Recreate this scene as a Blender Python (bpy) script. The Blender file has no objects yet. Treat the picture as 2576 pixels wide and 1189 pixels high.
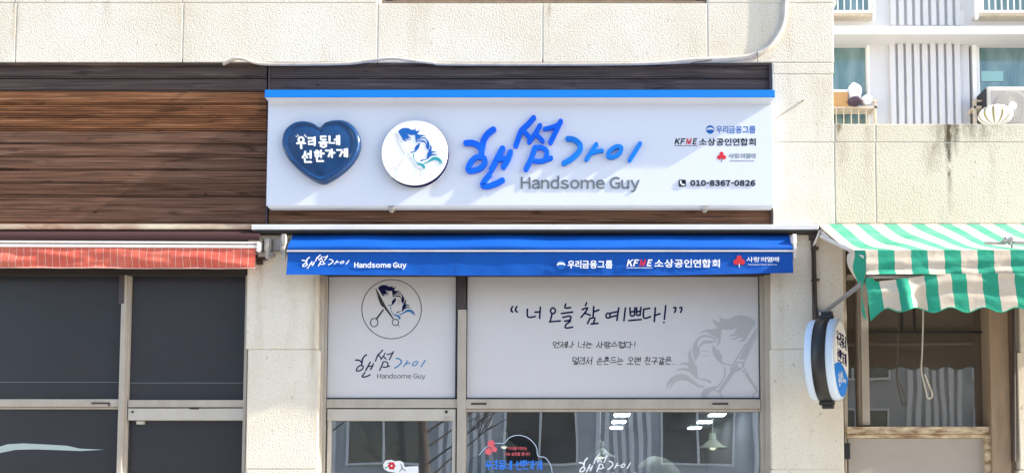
import bpy, bmesh, math, random
from mathutils import Vector, Matrix
from mathutils.geometry import tessellate_polygon
R = math.radians
random.seed(7)
sc = bpy.context.scene
COL = sc.collection

# ------------------------------------------------------------------ camera
F, CX, HOR, PITCH, DIST, EYE = 2254.0, 1486.0, 1228.6, R(3.1), 7.0, 1.6
CY = HOR - F * math.tan(PITCH)
cd = bpy.data.cameras.new('camera'); cam = bpy.data.objects.new('camera', cd); COL.objects.link(cam)
cam.location = (0, -DIST, EYE); cam.rotation_euler = (R(90) + PITCH, 0, 0)
cd.sensor_fit = 'HORIZONTAL'; cd.sensor_width = 36; cd.lens = 36 * F / 2576
cd.shift_x = (1288 - CX) / 2576; cd.shift_y = (CY - 594.5) / 2576
cd.clip_start = .05; cd.clip_end = 500
sc.camera = cam

# ------------------------------------------------------------------ light
SUN = Vector((.83, -.078, .535)).normalized()
w = bpy.data.worlds.new('World'); sc.world = w; w.use_nodes = True
nt = w.node_tree; sky = nt.nodes.new('ShaderNodeTexSky'); sky.sky_type = 'NISHITA'; sky.sun_disc = False
sky.sun_elevation = math.asin(SUN.z); sky.sun_rotation = R(90) + math.atan2(-SUN.y, SUN.x)
nt.links.new(sky.outputs[0], nt.nodes['Background'].inputs[0]); nt.nodes['Background'].inputs[1].default_value = .15
sd = bpy.data.lights.new('sun', 'SUN'); sd.energy = 4.2; sd.angle = R(.5); sd.color = (1, .93, .82)
so = bpy.data.objects.new('sun', sd); COL.objects.link(so)
so.rotation_euler = SUN.to_track_quat('Z', 'Y').to_euler(); so.location = SUN * 30
vs = sc.view_settings; vs.view_transform = 'Standard'; vs.look = 'None'; vs.exposure = 1.66; vs.gamma = 1
try: sc.cycles.max_bounces = 8; sc.cycles.transparent_max_bounces = 12
except Exception: pass

def P(x, y, d=0.0):
    """point of the photograph (2576 wide) on the vertical plane y=d"""
    a, b = (x - CX) / F, (CY - y) / F
    dy = math.cos(PITCH) - b * math.sin(PITCH); dz = math.sin(PITCH) + b * math.cos(PITCH)
    t = (d + DIST) / dy
    return Vector((a * t, d, EYE + dz * t))
def PX(x, d=0.0, y=600): return P(x, y, d).x
def PZ(y, d=0.0): return P(CX, y, d).z
def MPP(d=0.0): return (d + DIST) / F

# ------------------------------------------------------------------ materials
def mat(name, col, rough=.6, metal=0, spec=.5, var=0, vscale=6, vcol=None, bump=0, bscale=60, stretch=None, coat=0, sheen=0, detail=4, bdist=.01):
    m = bpy.data.materials.new(name); m.use_nodes = True
    n = m.node_tree; b = n.nodes['Principled BSDF']
    b.inputs['Base Color'].default_value = (*col, 1); b.inputs['Roughness'].default_value = rough
    b.inputs['Metallic'].default_value = metal; b.inputs['Specular IOR Level'].default_value = spec
    b.inputs['Coat Weight'].default_value = coat; b.inputs['Coat Roughness'].default_value = .05
    if var or bump:
        tc = n.nodes.new('ShaderNodeTexCoord'); mp = n.nodes.new('ShaderNodeMapping')
        if stretch: mp.inputs['Scale'].default_value = stretch
        n.links.new(tc.outputs['Object'], mp.inputs[0])
    if var:
        t = n.nodes.new('ShaderNodeTexNoise'); t.inputs['Scale'].default_value = vscale; t.inputs['Detail'].default_value = detail; t.inputs['Roughness'].default_value = .65
        n.links.new(mp.outputs[0], t.inputs['Vector'])
        r = n.nodes.new('ShaderNodeMapRange'); r.inputs[1].default_value = .35; r.inputs[2].default_value = .68; r.inputs[3].default_value = 0; r.inputs[4].default_value = var
        n.links.new(t.outputs[0], r.inputs[0])
        mx = n.nodes.new('ShaderNodeMix'); mx.data_type = 'RGBA'
        mx.inputs[6].default_value = (*col, 1); mx.inputs[7].default_value = (*(vcol or tuple(c * .55 for c in col)), 1)
        n.links.new(r.outputs[0], mx.inputs[0]); n.links.new(mx.outputs[2], b.inputs['Base Color'])
    if bump:
        t2 = n.nodes.new('ShaderNodeTexNoise'); t2.inputs['Scale'].default_value = bscale; t2.inputs['Detail'].default_value = 3
        n.links.new(mp.outputs[0], t2.inputs['Vector'])
        bp = n.nodes.new('ShaderNodeBump'); bp.inputs['Strength'].default_value = bump; bp.inputs['Distance'].default_value = bdist
        n.links.new(t2.outputs[0], bp.inputs['Height']); n.links.new(bp.outputs[0], b.inputs['Normal'])
    return m

def stone_mat(name, a, b2, bump, stains):
    m = bpy.data.materials.new(name); m.use_nodes = True; n = m.node_tree; N = n.nodes; L = n.links; b = N['Principled BSDF']
    b.inputs['Roughness'].default_value = .92; b.inputs['Specular IOR Level'].default_value = .15
    geo = N.new('ShaderNodeNewGeometry')
    def noise(scale, st=(1, 1, 1), det=5, rough=.6):
        mp = N.new('ShaderNodeMapping'); mp.inputs['Scale'].default_value = st; L.new(geo.outputs['Position'], mp.inputs[0])
        t = N.new('ShaderNodeTexNoise'); t.inputs['Scale'].default_value = scale; t.inputs['Detail'].default_value = det; t.inputs['Roughness'].default_value = rough
        L.new(mp.outputs[0], t.inputs['Vector']); return t.outputs[0]
    def rng(s, lo, hi, t0, t1):
        r = N.new('ShaderNodeMapRange'); r.inputs[1].default_value = lo; r.inputs[2].default_value = hi; r.inputs[3].default_value = t0; r.inputs[4].default_value = t1
        L.new(s, r.inputs[0]); return r.outputs[0]
    def mixc(f, A, B):
        x = N.new('ShaderNodeMix'); x.data_type = 'RGBA'; L.new(f, x.inputs[0])
        for s, v in ((6, A), (7, B)):
            if isinstance(v, tuple): x.inputs[s].default_value = (*v, 1)
            else: L.new(v, x.inputs[s])
        return x.outputs[2]
    def mth(op, A, B=None, C=None):
        x = N.new('ShaderNodeMath'); x.operation = op
        for i, v in enumerate((A, B, C)):
            if v is None: continue
            if isinstance(v, (int, float)): x.inputs[i].default_value = v
            else: L.new(v, x.inputs[i])
        return x.outputs[0]
    c = mixc(rng(noise(1.1), .38, .66, 0, 1), a, b2)
    c = mixc(rng(noise(2.6, (1, 1, .22)), .55, .75, 0, .45), c, (.50, .40, .26))
    c = mixc(rng(noise(.9, (1.3, 1, 1.1), 3), .60, .72, 0, .45), c, (.50, .49, .46))
    c = mixc(rng(noise(55, det=3), .52, .7, 0, .35), c, (.46, .38, .27))
    c = mixc(rng(noise(28, (1, 1, .55), 2), .66, .74, 0, .5), c, (.30, .24, .17))
    sp = N.new('ShaderNodeSeparateXYZ'); L.new(geo.outputs['Position'], sp.inputs[0])
    rag = noise(14, (1, 1, .35), 6, .7)
    for (xs, zt, ln, wd, amt, sc_) in stains:
        dx = mth('DIVIDE', mth('SUBTRACT', sp.outputs[0], xs), wd); g = mth('POWER', 2.718, mth('MULTIPLY', mth('MULTIPLY', dx, dx), -1.0))
        dz = mth('DIVIDE', mth('SUBTRACT', zt, sp.outputs[2]), ln)
        f = mth('MAXIMUM', mth('SUBTRACT', 1.0, dz), 0.0); on = mth('GREATER_THAN', dz, 0.0)
        k = mth('MULTIPLY', mth('MULTIPLY', mth('MULTIPLY', g, f), on), mth('MULTIPLY', rng(rag, .38, .62, 0, 1), amt))
        c = mixc(k, c, sc_)
    L.new(c, b.inputs['Base Color'])
    bp = N.new('ShaderNodeBump'); bp.inputs['Strength'].default_value = bump; bp.inputs['Distance'].default_value = .012
    h = mth('ADD', noise(74, (1.0, 1, 1.0), 3, .55), mth('MULTIPLY', noise(120, det=2), .25))
    L.new(h, bp.inputs['Height']); L.new(bp.outputs[0], b.inputs['Normal'])
    return m

def wood_mat(name, a, dark, light, lightamt):
    m = bpy.data.materials.new(name); m.use_nodes = True; n = m.node_tree; N = n.nodes; L = n.links; b = N['Principled BSDF']
    b.inputs['Roughness'].default_value = .85; b.inputs['Specular IOR Level'].default_value = .06
    geo = N.new('ShaderNodeNewGeometry')
    def noise(scale, st, det=5, dist=0):
        mp = N.new('ShaderNodeMapping'); mp.inputs['Scale'].default_value = st; L.new(geo.outputs['Position'], mp.inputs[0])
        t = N.new('ShaderNodeTexNoise'); t.inputs['Scale'].default_value = scale; t.inputs['Detail'].default_value = det; t.inputs['Distortion'].default_value = dist
        L.new(mp.outputs[0], t.inputs['Vector']); return t.outputs[0]
    def rng(s, lo, hi, t1):
        r = N.new('ShaderNodeMapRange'); r.inputs[1].default_value = lo; r.inputs[2].default_value = hi; r.inputs[4].default_value = t1; L.new(s, r.inputs[0]); return r.outputs[0]
    def mixc(f, A, B):
        x = N.new('ShaderNodeMix'); x.data_type = 'RGBA'; L.new(f, x.inputs[0])
        for s, v in ((6, A), (7, B)):
            if isinstance(v, tuple): x.inputs[s].default_value = (*v, 1)
            else: L.new(v, x.inputs[s])
        return x.outputs[2]
    g = noise(2, (.7, 1, 62), 8, .9)
    c = mixc(rng(g, .42, .62, .85), a, dark)
    c = mixc(rng(noise(1.5, (.9, 1, 24), 6, 1.0), .55, .7, lightamt), c, light)
    c = mixc(rng(noise(3.1, (1, 1, 5), 6, .3), .60, .74, .8), c, tuple(v * .6 for v in dark))
    v = N.new('ShaderNodeTexVoronoi'); v.inputs['Scale'].default_value = 3.4
    mp = N.new('ShaderNodeMapping'); mp.inputs['Scale'].default_value = (1, 1, 2.2); L.new(geo.outputs['Position'], mp.inputs[0]); L.new(mp.outputs[0], v.inputs['Vector'])
    c = mixc(rng(v.outputs['Distance'], .07, .03, .8), c, tuple(x * .4 for x in dark))
    L.new(c, b.inputs['Base Color'])
    bp = N.new('ShaderNodeBump'); bp.inputs['Strength'].default_value = .35; bp.inputs['Distance'].default_value = .004
    L.new(g, bp.inputs['Height']); L.new(bp.outputs[0], b.inputs['Normal'])
    return m

def glass_mat(name, tint, refl, rough=0.0, rtint=(1, 1, 1), dust=0):
    m = bpy.data.materials.new(name); m.use_nodes = True; n = m.node_tree; n.nodes.clear(); N = n.nodes
    o = N.new('ShaderNodeOutputMaterial'); t = N.new('ShaderNodeBsdfTransparent'); t.inputs[0].default_value = (*tint, 1)
    g = N.new('ShaderNodeBsdfGlossy'); g.inputs['Roughness'].default_value = rough; g.inputs[0].default_value = (*rtint, 1)
    fr = N.new('ShaderNodeLayerWeight'); fr.inputs[0].default_value = .3
    r = N.new('ShaderNodeMapRange'); r.inputs[1].default_value = 0; r.inputs[2].default_value = 1; r.inputs[3].default_value = refl; r.inputs[4].default_value = 1
    n.links.new(fr.outputs['Fresnel'], r.inputs[0])
    tc = N.new('ShaderNodeTexCoord'); ns = N.new('ShaderNodeTexNoise'); ns.inputs['Scale'].default_value = 1.6; ns.inputs['Detail'].default_value = 1
    bp = N.new('ShaderNodeBump'); bp.inputs['Strength'].default_value = .12; bp.inputs['Distance'].default_value = .01
    n.links.new(tc.outputs['Object'], ns.inputs['Vector']); n.links.new(ns.outputs[0], bp.inputs['Height']); n.links.new(bp.outputs[0], g.inputs['Normal'])
    if dust:
        df = N.new('ShaderNodeBsdfDiffuse'); df.inputs[0].default_value = (.45, .40, .33, 1); dm = N.new('ShaderNodeMixShader'); dm.inputs[0].default_value = dust
        n.links.new(t.outputs[0], dm.inputs[1]); n.links.new(df.outputs[0], dm.inputs[2]); t = dm
    x = N.new('ShaderNodeMixShader'); n.links.new(r.outputs[0], x.inputs[0]); n.links.new(t.outputs[0], x.inputs[1]); n.links.new(g.outputs[0], x.inputs[2]); n.links.new(x.outputs[0], o.inputs[0])
    return m

def fabric_mat(name, col, trans=.25, dirt=.25, dcol=None):
    m = mat(name, col, .85, spec=.15, var=dirt, vscale=5, vcol=dcol, bump=.25, bscale=14, bdist=.02)
    n = m.node_tree; b = n.nodes['Principled BSDF']; o = [x for x in n.nodes if x.type == 'OUTPUT_MATERIAL'][0]
    t = n.nodes.new('ShaderNodeBsdfTranslucent'); t.inputs[0].default_value = (*col, 1)
    x = n.nodes.new('ShaderNodeMixShader'); x.inputs[0].default_value = trans
    n.links.new(b.outputs[0], x.inputs[1]); n.links.new(t.outputs[0], x.inputs[2]); n.links.new(x.outputs[0], o.inputs[0])
    return m
def emit_mat(name, col, s):
    m = bpy.data.materials.new(name); m.use_nodes = True; b = m.node_tree.nodes['Principled BSDF']
    b.inputs['Base Color'].default_value = (*col, 1); b.inputs['Emission Color'].default_value = (*col, 1); b.inputs['Emission Strength'].default_value = s; return m

xs0 = PX(2395); ztop = PZ(312)
DK = (.09, .065, .04)
STAINS = [(PX(2392), ztop, .75, .018, 2.6, DK), (PX(2400), ztop, .28, .12, 1.5, DK), (PX(2470), ztop, .2, .2, .9, (.16, .12, .07)), (PX(2350), PZ(358), .3, .08, .7, (.2, .14, .08)),
          (PX(2112), ztop, .16, .03, 1.3, DK), (PX(2120), ztop, .55, .05, .7, (.28, .18, .09)), (PX(2190), ztop, .6, .04, .45, (.33, .23, .12)), (PX(2500), ztop, .8, .03, .5, (.3, .22, .12)),
          (PX(250), PZ(2), .4, .03, .6, (.4, .29, .16)), (PX(18), PZ(2), .5, .03, .9, (.36, .25, .13)), (PX(1380), PZ(8), .4, .02, .7, (.38, .28, .15)), (PX(1990), PZ(20), .9, .04, .35, (.45, .33, .18)),
          (PX(655), PZ(640), 1.2, .035, .55, (.40, .28, .15)), (PX(792), PZ(690), 1.5, .02, .6, (.36, .26, .14)), (PX(1960), PZ(580), 1.9, .03, .5, (.4, .29, .17))]
M = {}
M['stone'] = stone_mat('cream_stone', (.80, .74, .635), (.73, .65, .52), .5, STAINS)
M['stone2'] = stone_mat('yellowed_cream_stone', (.76, .69, .55), (.68, .59, .44), .52, STAINS)
M['mortar'] = mat('pale_mortar', (.74, .69, .60), .9, var=.3, vscale=9)
M['wood'] = wood_mat('brown_stained_planks', (.25, .108, .05), (.062, .030, .019), (.46, .235, .125), .8)
M['wood2'] = wood_mat('dull_brown_planks', (.19, .10, .064), (.048, .026, .019), (.26, .165, .115), .6)
M['woodgrey'] = wood_mat('recess_shaded_planks', (.105, .078, .068), (.05, .038, .036), (.22, .16, .13), .5)  # greyer and darker, the recess shadow painted into the top planks
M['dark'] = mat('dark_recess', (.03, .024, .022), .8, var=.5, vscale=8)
M['ledge'] = mat('white_painted_flashing', (.75, .74, .72), .5, var=.3, vscale=4, stretch=(1, 1, 6))
M['rust'] = mat('rusty_cream_flashing', (.72, .62, .46), .65, var=1, vscale=2.2, vcol=(.33, .13, .07), stretch=(.8, 1, 3))
M['alu'] = mat('aged_aluminium', (.47, .42, .35), .5, metal=0, var=.45, vscale=7, vcol=(.30, .25, .19), stretch=(1, 1, .4), bump=.1, bscale=120)
M['alu2'] = mat('pale_aluminium', (.54, .50, .43), .45, metal=0, var=.35, vscale=5, vcol=(.36, .31, .25))
M['aludark'] = mat('dark_aluminium', (.09, .065, .065), .4, metal=.3, var=.4, vscale=9)
M['film'] = mat('dark_window_film', (.032, .032, .036), .2, spec=.5, var=.35, vscale=1.3, vcol=(.045, .042, .044), bump=.02, bscale=4)
M['print'] = mat('white_window_film', (.62, .60, .60), .5, spec=.3, var=.25, vscale=2.5, vcol=(.56, .53, .515))
M['signwhite'] = mat('white_sign_face', (.70, .735, .82), .4, spec=.35, var=.1, vscale=3, vcol=(.66, .69, .77))
M['cap'] = mat('blue_sign_cap', (.010, .215, .74), .5, spec=.2, var=.1, vscale=5)
M['letter'] = mat('blue_letters', (.004, .125, .80), .5, spec=.2)
M['letter2'] = mat('lighter_blue_letters', (.008, .19, .72), .5, spec=.2)
M['greytxt'] = mat('grey_lettering', (.13, .16, .18), .5)
M['greytxt2'] = mat('print_grey_lettering', (.10, .10, .11), .8, spec=.1)
M['ink'] = mat('navy_ink', (.008, .011, .06), .8, spec=.08)
M['ink2'] = mat('black_ink', (.02, .022, .03), .8, spec=.08)
M['inkgrey'] = mat('dark_grey_ink', (.05, .047, .047), .8, spec=.08)
M['blueink'] = mat('blue_ink', (.03, .15, .36), .5)
M['tealink'] = mat('teal_ink', (.02, .33, .38), .5)
M['skyink'] = mat('sky_blue_ink', (.02, .20, .42), .5)
M['greyart'] = mat('pale_grey_print', (.45, .445, .44), .5)
M['midblue'] = mat('logo_blue', (.012, .12, .44), .6, spec=.2)
M['red'] = mat('logo_red', (.62, .015, .03), .5)
M['whiteink'] = mat('white_lettering', (.86, .87, .88), .5)
M['heart'] = mat('glossy_navy', (.004, .045, .15), .2, spec=.45, coat=.5)
M['disc'] = mat('white_disc_face', (.93, .93, .94), .3)
M['bluefab'] = mat('blue_awning_fabric', (.006, .088, .41), .5, spec=.2, var=.25, vscale=4, bump=.05, bscale=200, stretch=(1, 1, 1))
M['seam'] = mat('dark_blue_seam', (.004, .06, .30), .6)
M['greenfab'] = fabric_mat('green_canvas', (.03, .34, .21), .12, .35, (.055, .33, .225))
M['creamfab'] = fabric_mat('cream_canvas', (.72, .62, .49), .14, .4, (.60, .48, .34))
M['sunlitgreen'] = fabric_mat('sunlit_green_canvas', (.055, .31, .185), .12, .6, (.20, .46, .33))  # paler blotches paint the sun's glare into the canopy green
M['shade_layer'] = mat('dim_brown_awning_back', (.24, .195, .145), .9, var=.5, vscale=6)  # added brown layer, paints the dim underside of the striped awning
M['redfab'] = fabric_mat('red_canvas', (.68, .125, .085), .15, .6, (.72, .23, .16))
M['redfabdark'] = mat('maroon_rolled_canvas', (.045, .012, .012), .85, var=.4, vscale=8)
M['pinkline'] = fabric_mat('pale_stripe_canvas', (.78, .50, .42), .15, .2)
M['bar'] = mat('white_enamel_bar', (.80, .76, .72), .4, var=.3, vscale=6, vcol=(.66, .5, .42))
M['steel'] = mat('galvanised_steel', (.42, .41, .40), .4, metal=.6, var=.4, vscale=14)
M['bracket'] = mat('dusty_grey_bracket', (.42, .39, .35), .6, var=.6, vscale=20)
M['black'] = mat('black_plastic', (.02, .02, .022), .4, var=.3, vscale=20)
M['brownpipe'] = mat('dark_brown_pipe', (.06, .04, .035), .6, var=.6, vscale=16)
M['cable'] = mat('white_pvc_conduit', (.66, .60, .52), .5, var=.6, vscale=10, vcol=(.42, .36, .29), stretch=(1, 1, 1))
M['acry'] = mat('pale_blue_acrylic', (.62, .74, .90), .3, spec=.5)
M['white'] = mat('white_paint', (.82, .82, .82), .55, var=.15, vscale=3)
M['farwall'] = mat('far_white_wall', (.62, .62, .62), .85, var=.25, vscale=2, vcol=(.54, .54, .54), bump=.15, bscale=30)
M['farlow'] = mat('far_shaded_wall', (.58, .59, .62), .85, var=.35, vscale=3, vcol=(.49, .50, .53), bump=.3, bscale=25, stretch=(1, 1, .4))  # same white wall, with the overhang's shade put into a bluish grey
M['teal'] = mat('green_tinted_glass', (.085, .17, .18), .06, spec=.9, var=1, vscale=2.4, vcol=(.20, .30, .31), stretch=(2.5, 1, .45), detail=6)
M['farpane'] = mat('opposite_window_glass', (.03, .04, .045), .08, spec=.8)
M['oppwall'] = mat('opposite_blue_grey_wall', (.52, .54, .55), .9, var=.6, vscale=.7)
M['beige'] = mat('beige_paint', (.62, .54, .42), .6, var=.5, vscale=12)
M['peel'] = mat('peeling_cream_paint', (.70, .58, .40), .7, var=1, vscale=13, vcol=(.25, .15, .08), stretch=(.7, 1, 2.5), bump=.4, bscale=30)
M['lowpanel'] = mat('grey_beige_panel', (.42, .37, .32), .6, var=.25, vscale=2)
M['brownwood'] = mat('brown_painted_jamb', (.34, .24, .155), .6, var=.6, vscale=8, stretch=(2, 1, .3))
M['room'] = mat('dim_room_wall', (.13, .13, .14), .8, var=.4, vscale=1.2)
M['roomfloor'] = mat('room_floor', (.12, .10, .09), .5)
M['glass'] = glass_mat('shop_glass', (.66, .69, .70), .20, 0, (1, 1, 1), .05)
M['glass2'] = glass_mat('dusty_glass', (.60, .57, .52), .13, 0, (1, .93, .85), .14)
M['shade'] = mat('sage_enamel_shade', (.58, .62, .48), .5, var=.2, vscale=10)
M['bulb'] = emit_mat('warm_bulb', (.95, .88, .66), 1.2)
M['led'] = emit_mat('led_panel', (.85, .93, 1), 26)
M['asphalt'] = mat('asphalt', (.17, .16, .15), .95, var=.4, vscale=3)
M['concrete'] = mat('pale_pavement', (.46, .42, .36), .9, var=.3, vscale=2)
M['tanwire'] = mat('tan_wire', (.34, .27, .18), .7)
M['ac'] = mat('cream_appliance', (.56, .54, .50), .5, var=.15, vscale=5)
M['acdark'] = mat('grey_grille', (.33, .31, .30), .6)
M['tan'] = mat('tan_basket', (.50, .29, .12), .7, var=.4, vscale=30)
M['bag'] = mat('white_plastic_bag', (.82, .83, .88), .35, bump=.6, bscale=18, bdist=.03)
M['purple'] = mat('dark_purple_cloth', (.06, .04, .07), .8)
M['acrylic'] = glass_mat('clear_acrylic', (.80, .83, .85), .05)
M['pink'] = mat('pink_print', (.80, .14, .16), .5)
M['brightblue'] = mat('bright_blue_print', (.03, .22, .80), .5)
M['bark'] = mat('grey_bark', (.10, .08, .065), .9, var=.5, vscale=12)
M['cordmat'] = mat('cream_rope', (.62, .57, .46), .8)

# ------------------------------------------------------------------ builders
BASE = {}
class MB:
    def __init__(s): s.v = []; s.f = []; s.m = []; s.sm = []
    def add(s, vs, fs, m=0, smooth=False):
        o = len(s.v); s.v += [Vector(p) for p in vs]
        for f in fs: s.f.append([o + i for i in f]); s.m.append(m); s.sm.append(smooth)
    def box(s, x0, x1, y0, y1, z0, z1, m=0):
        v = [(x, y, z) for x in (x0, x1) for y in (y0, y1) for z in (z0, z1)]
        s.add(v, [(0, 1, 3, 2), (4, 6, 7, 5), (0, 4, 5, 1), (2, 3, 7, 6), (0, 2, 6, 4), (1, 5, 7, 3)], m)
    def pbox(s, x0, y0, x1, y1, d0, d1, m=0):
        """box whose front face covers a photo rectangle on plane d0, reaching back to d1"""
        a, b = P(x0, y1, d0), P(x1, y0, d0)
        ym = (y0 + max(min(y1, 1189), y0)) / 2
        s.box(P(x0, ym, d0).x, P(x1, ym, d0).x, d0, d1, a.z, b.z, m)
    def tube(s, pts, r, m=0, n=8, rs=None, cap=True):
        pts = [Vector(p) for p in pts]; rings = []; up = None
        for i, p in enumerate(pts):
            t = (pts[min(i + 1, len(pts) - 1)] - pts[max(i - 1, 0)]).normalized()
            if up is None: up = t.orthogonal()
            up = (up - t * up.dot(t)); up = up.normalized() if up.length > 1e-6 else t.orthogonal().normalized()
            q = t.cross(up); rr = rs[i] if rs else r
            rings.append([p + (up * math.cos(a) + q * math.sin(a)) * rr for a in [2 * math.pi * k / n for k in range(n)]])
        vs = [v for g in rings for v in g]; fs = []
        for i in range(len(pts) - 1):
            for k in range(n): fs.append((i * n + k, i * n + (k + 1) % n, (i + 1) * n + (k + 1) % n, (i + 1) * n + k))
        s.add(vs, fs, m, True)
        if cap: s.add(rings[0], [tuple(range(n))[::-1]], m); s.add(rings[-1], [tuple(range(n))], m)
    def lathe(s, prof, c, ax='z', n=32, m=0, smooth=True):
        """prof: (radius, height) along axis from point c"""
        vs = []
        for r, h in prof:
            for k in range(n):
                a = 2 * math.pi * k / n; u, v = r * math.cos(a), r * math.sin(a)
                vs.append(Vector(c) + (Vector((u, v, h)) if ax == 'z' else Vector((h, u, v)) if ax == 'x' else Vector((u, h, v))))
        fs = [(i * n + k, i * n + (k + 1) % n, (i + 1) * n + (k + 1) % n, (i + 1) * n + k) for i in range(len(prof) - 1) for k in range(n)]
        s.add(vs, fs, m, smooth)
    def grid(s, rows, m=None, smooth=True):
        nr, nc = len(rows), len(rows[0]); o = len(s.v); s.v += [Vector(p) for r in rows for p in r]
        for i in range(nr - 1):
            for j in range(nc - 1):
                s.f.append([o + i * nc + j, o + i * nc + j + 1, o + (i + 1) * nc + j + 1, o + (i + 1) * nc + j]); s.m.append(m(i, j) if callable(m) else (m or 0)); s.sm.append(smooth)
    def poly(s, pts, d, th, m=0, conv=None):
        """flat filled outline in photo points, at plane d, th proud"""
        w_ = [conv(p) if conv else P(p[0], p[1], d) for p in pts]; n = len(w_)
        tri = tessellate_polygon([[Vector((p.x, p.z, 0)) for p in w_]])
        fr = [Vector((p.x, d - th, p.z)) for p in w_]; bk = [Vector((p.x, d, p.z)) for p in w_]
        s.add(fr + bk, [tuple(t) for t in tri] + [(i, (i + 1) % n, n + (i + 1) % n, n + i) for i in range(n)], m)
    def stroke(s, pts, wd, d, th, m=0, closed=False, sub=4, conv=None, cap=5):
        pts = catmull(pts, sub, closed) if sub > 1 and len(pts) > 2 else list(pts)
        w_ = [conv(p) if conv else P(p[0], p[1], d) for p in pts]
        q = [Vector((p.x, p.z)) for p in w_]; h = wd * (1 if conv else MPP(d)) / 2; n = len(q); Ls, Rs = [], []
        for i in range(n):
            a = q[(i - 1) % n] if closed or i > 0 else q[i]; b = q[(i + 1) % n] if closed or i < n - 1 else q[i]
            t = b - a; t = t.normalized() if t.length > 1e-9 else Vector((1, 0)); nn = Vector((-t.y, t.x)); Ls.append(q[i] + nn * h); Rs.append(q[i] - nn * h)
        yf, yb = d - th, d
        def V(p, y): return Vector((p.x, y, p.y))
        vs = []; 
        for i in range(n): vs += [V(Ls[i], yf), V(Rs[i], yf), V(Rs[i], yb), V(Ls[i], yb)]
        fs = []
        for i in range(n if closed else n - 1):
            a, b = 4 * i, 4 * ((i + 1) % n)
            fs += [(a, a + 1, b + 1, b), (a + 1, a + 2, b + 2, b + 1), (a + 3, a, b, b + 3)]
        s.add(vs, fs, m)
        if not closed:
            for i, sg in ((0, -1), (n - 1, 1)):
                j = 1 if i == 0 else n - 2; t = (q[i] - q[j]); t = t.normalized() if t.length > 1e-9 else Vector((1, 0)); nn = Vector((-t.y, t.x))
                arc = [q[i] + (nn * math.cos(a) + t * math.sin(a)) * h for a in [math.pi * k / cap for k in range(cap + 1)]]
                k = len(arc); s.add([V(p, yf) for p in arc] + [V(p, yb) for p in arc], [tuple(range(k))] + [(z, z + 1, k + z + 1, k + z) for z in range(k - 1)], m)
    def build(s, name, mats, parent=None, loc=None, bevel=0, sub=0):
        if not isinstance(mats, (list, tuple)): mats = [mats]
        base = BASE[parent.name] if parent else Vector(loc if loc is not None else (0, 0, 0))
        me = bpy.data.meshes.new(name); me.from_pydata([v - base for v in s.v], [], s.f)
        for m_ in mats: me.materials.append(m_)
        me.polygons.foreach_set('material_index', s.m); me.polygons.foreach_set('use_smooth', s.sm)
        bm = bmesh.new(); bm.from_mesh(me); bmesh.ops.recalc_face_normals(bm, faces=bm.faces); bm.to_mesh(me); bm.free(); me.update()
        o = bpy.data.objects.new(name, me); COL.objects.link(o)
        if parent: o.parent = parent
        else: o.location = base
        BASE[o.name] = base
        if bevel:
            b = o.modifiers.new('bevel', 'BEVEL'); b.width = bevel; b.segments = 2; b.limit_method = 'ANGLE'; b.angle_limit = R(50)
        return o
def catmull(p, n, closed=False):
    p = [Vector((*q, 0)) if len(q) == 2 else Vector(q) for q in p]; out = []; L = len(p)
    for i in range(L if closed else L - 1):
        g = (lambda k: p[k % L]) if closed else (lambda k: p[max(0, min(L - 1, k))])
        a, b, c, d = g(i - 1), g(i), g(i + 1), g(i + 2)
        for k in range(n):
            t = k / n
            out.append(.5 * ((2 * b) + (c - a) * t + (2 * a - 5 * b + 4 * c - d) * t * t + (3 * b - a - 3 * c + d) * t ** 3))
    if not closed: out.append(p[-1])
    return out
def tag(o, label=None, cat=None, group=None, kind=None):
    for k, v in (('label', label), ('category', cat), ('group', group), ('kind', kind)):
        if v: o[k] = v
    return o
def thing(name, label, cat, loc, group=None):
    o = bpy.data.objects.new(name, None); COL.objects.link(o); o.location = loc; o.empty_display_size = .1; BASE[o.name] = Vector(loc)
    return tag(o, label, cat, group)
def dup(root, loc, label):
    c = root.copy(); COL.objects.link(c); c.location = loc; c['label'] = label; BASE[c.name] = Vector(loc)
    for ch in list(root.children):
        k = ch.copy(); COL.objects.link(k); k.parent = c
        for g in list(ch.children):
            z = g.copy(); COL.objects.link(z); z.parent = k
    return c
GC = {}
def glyph(ch, bold):
    """one character from the built-in font stack; latin letters by their full-width forms"""
    k = (ch, bold)
    if k in GC: return GC[k]
    c = bpy.data.curves.new('t', 'FONT'); c.body = chr(ord(ch) + 0xFEE0) if '!' <= ch <= '~' else ch; c.size = 1; c.offset = bold; c.resolution_u = 3; c.extrude = .02
    o = bpy.data.objects.new('t', c); COL.objects.link(o)
    me = bpy.data.meshes.new_from_object(o.evaluated_get(bpy.context.evaluated_depsgraph_get()))
    GC[k] = ([v.co.copy() for v in me.vertices], [tuple(p.vertices) for p in me.polygons])
    bpy.data.objects.remove(o); bpy.data.curves.remove(c); bpy.data.meshes.remove(me)
    return GC[k]
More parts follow.
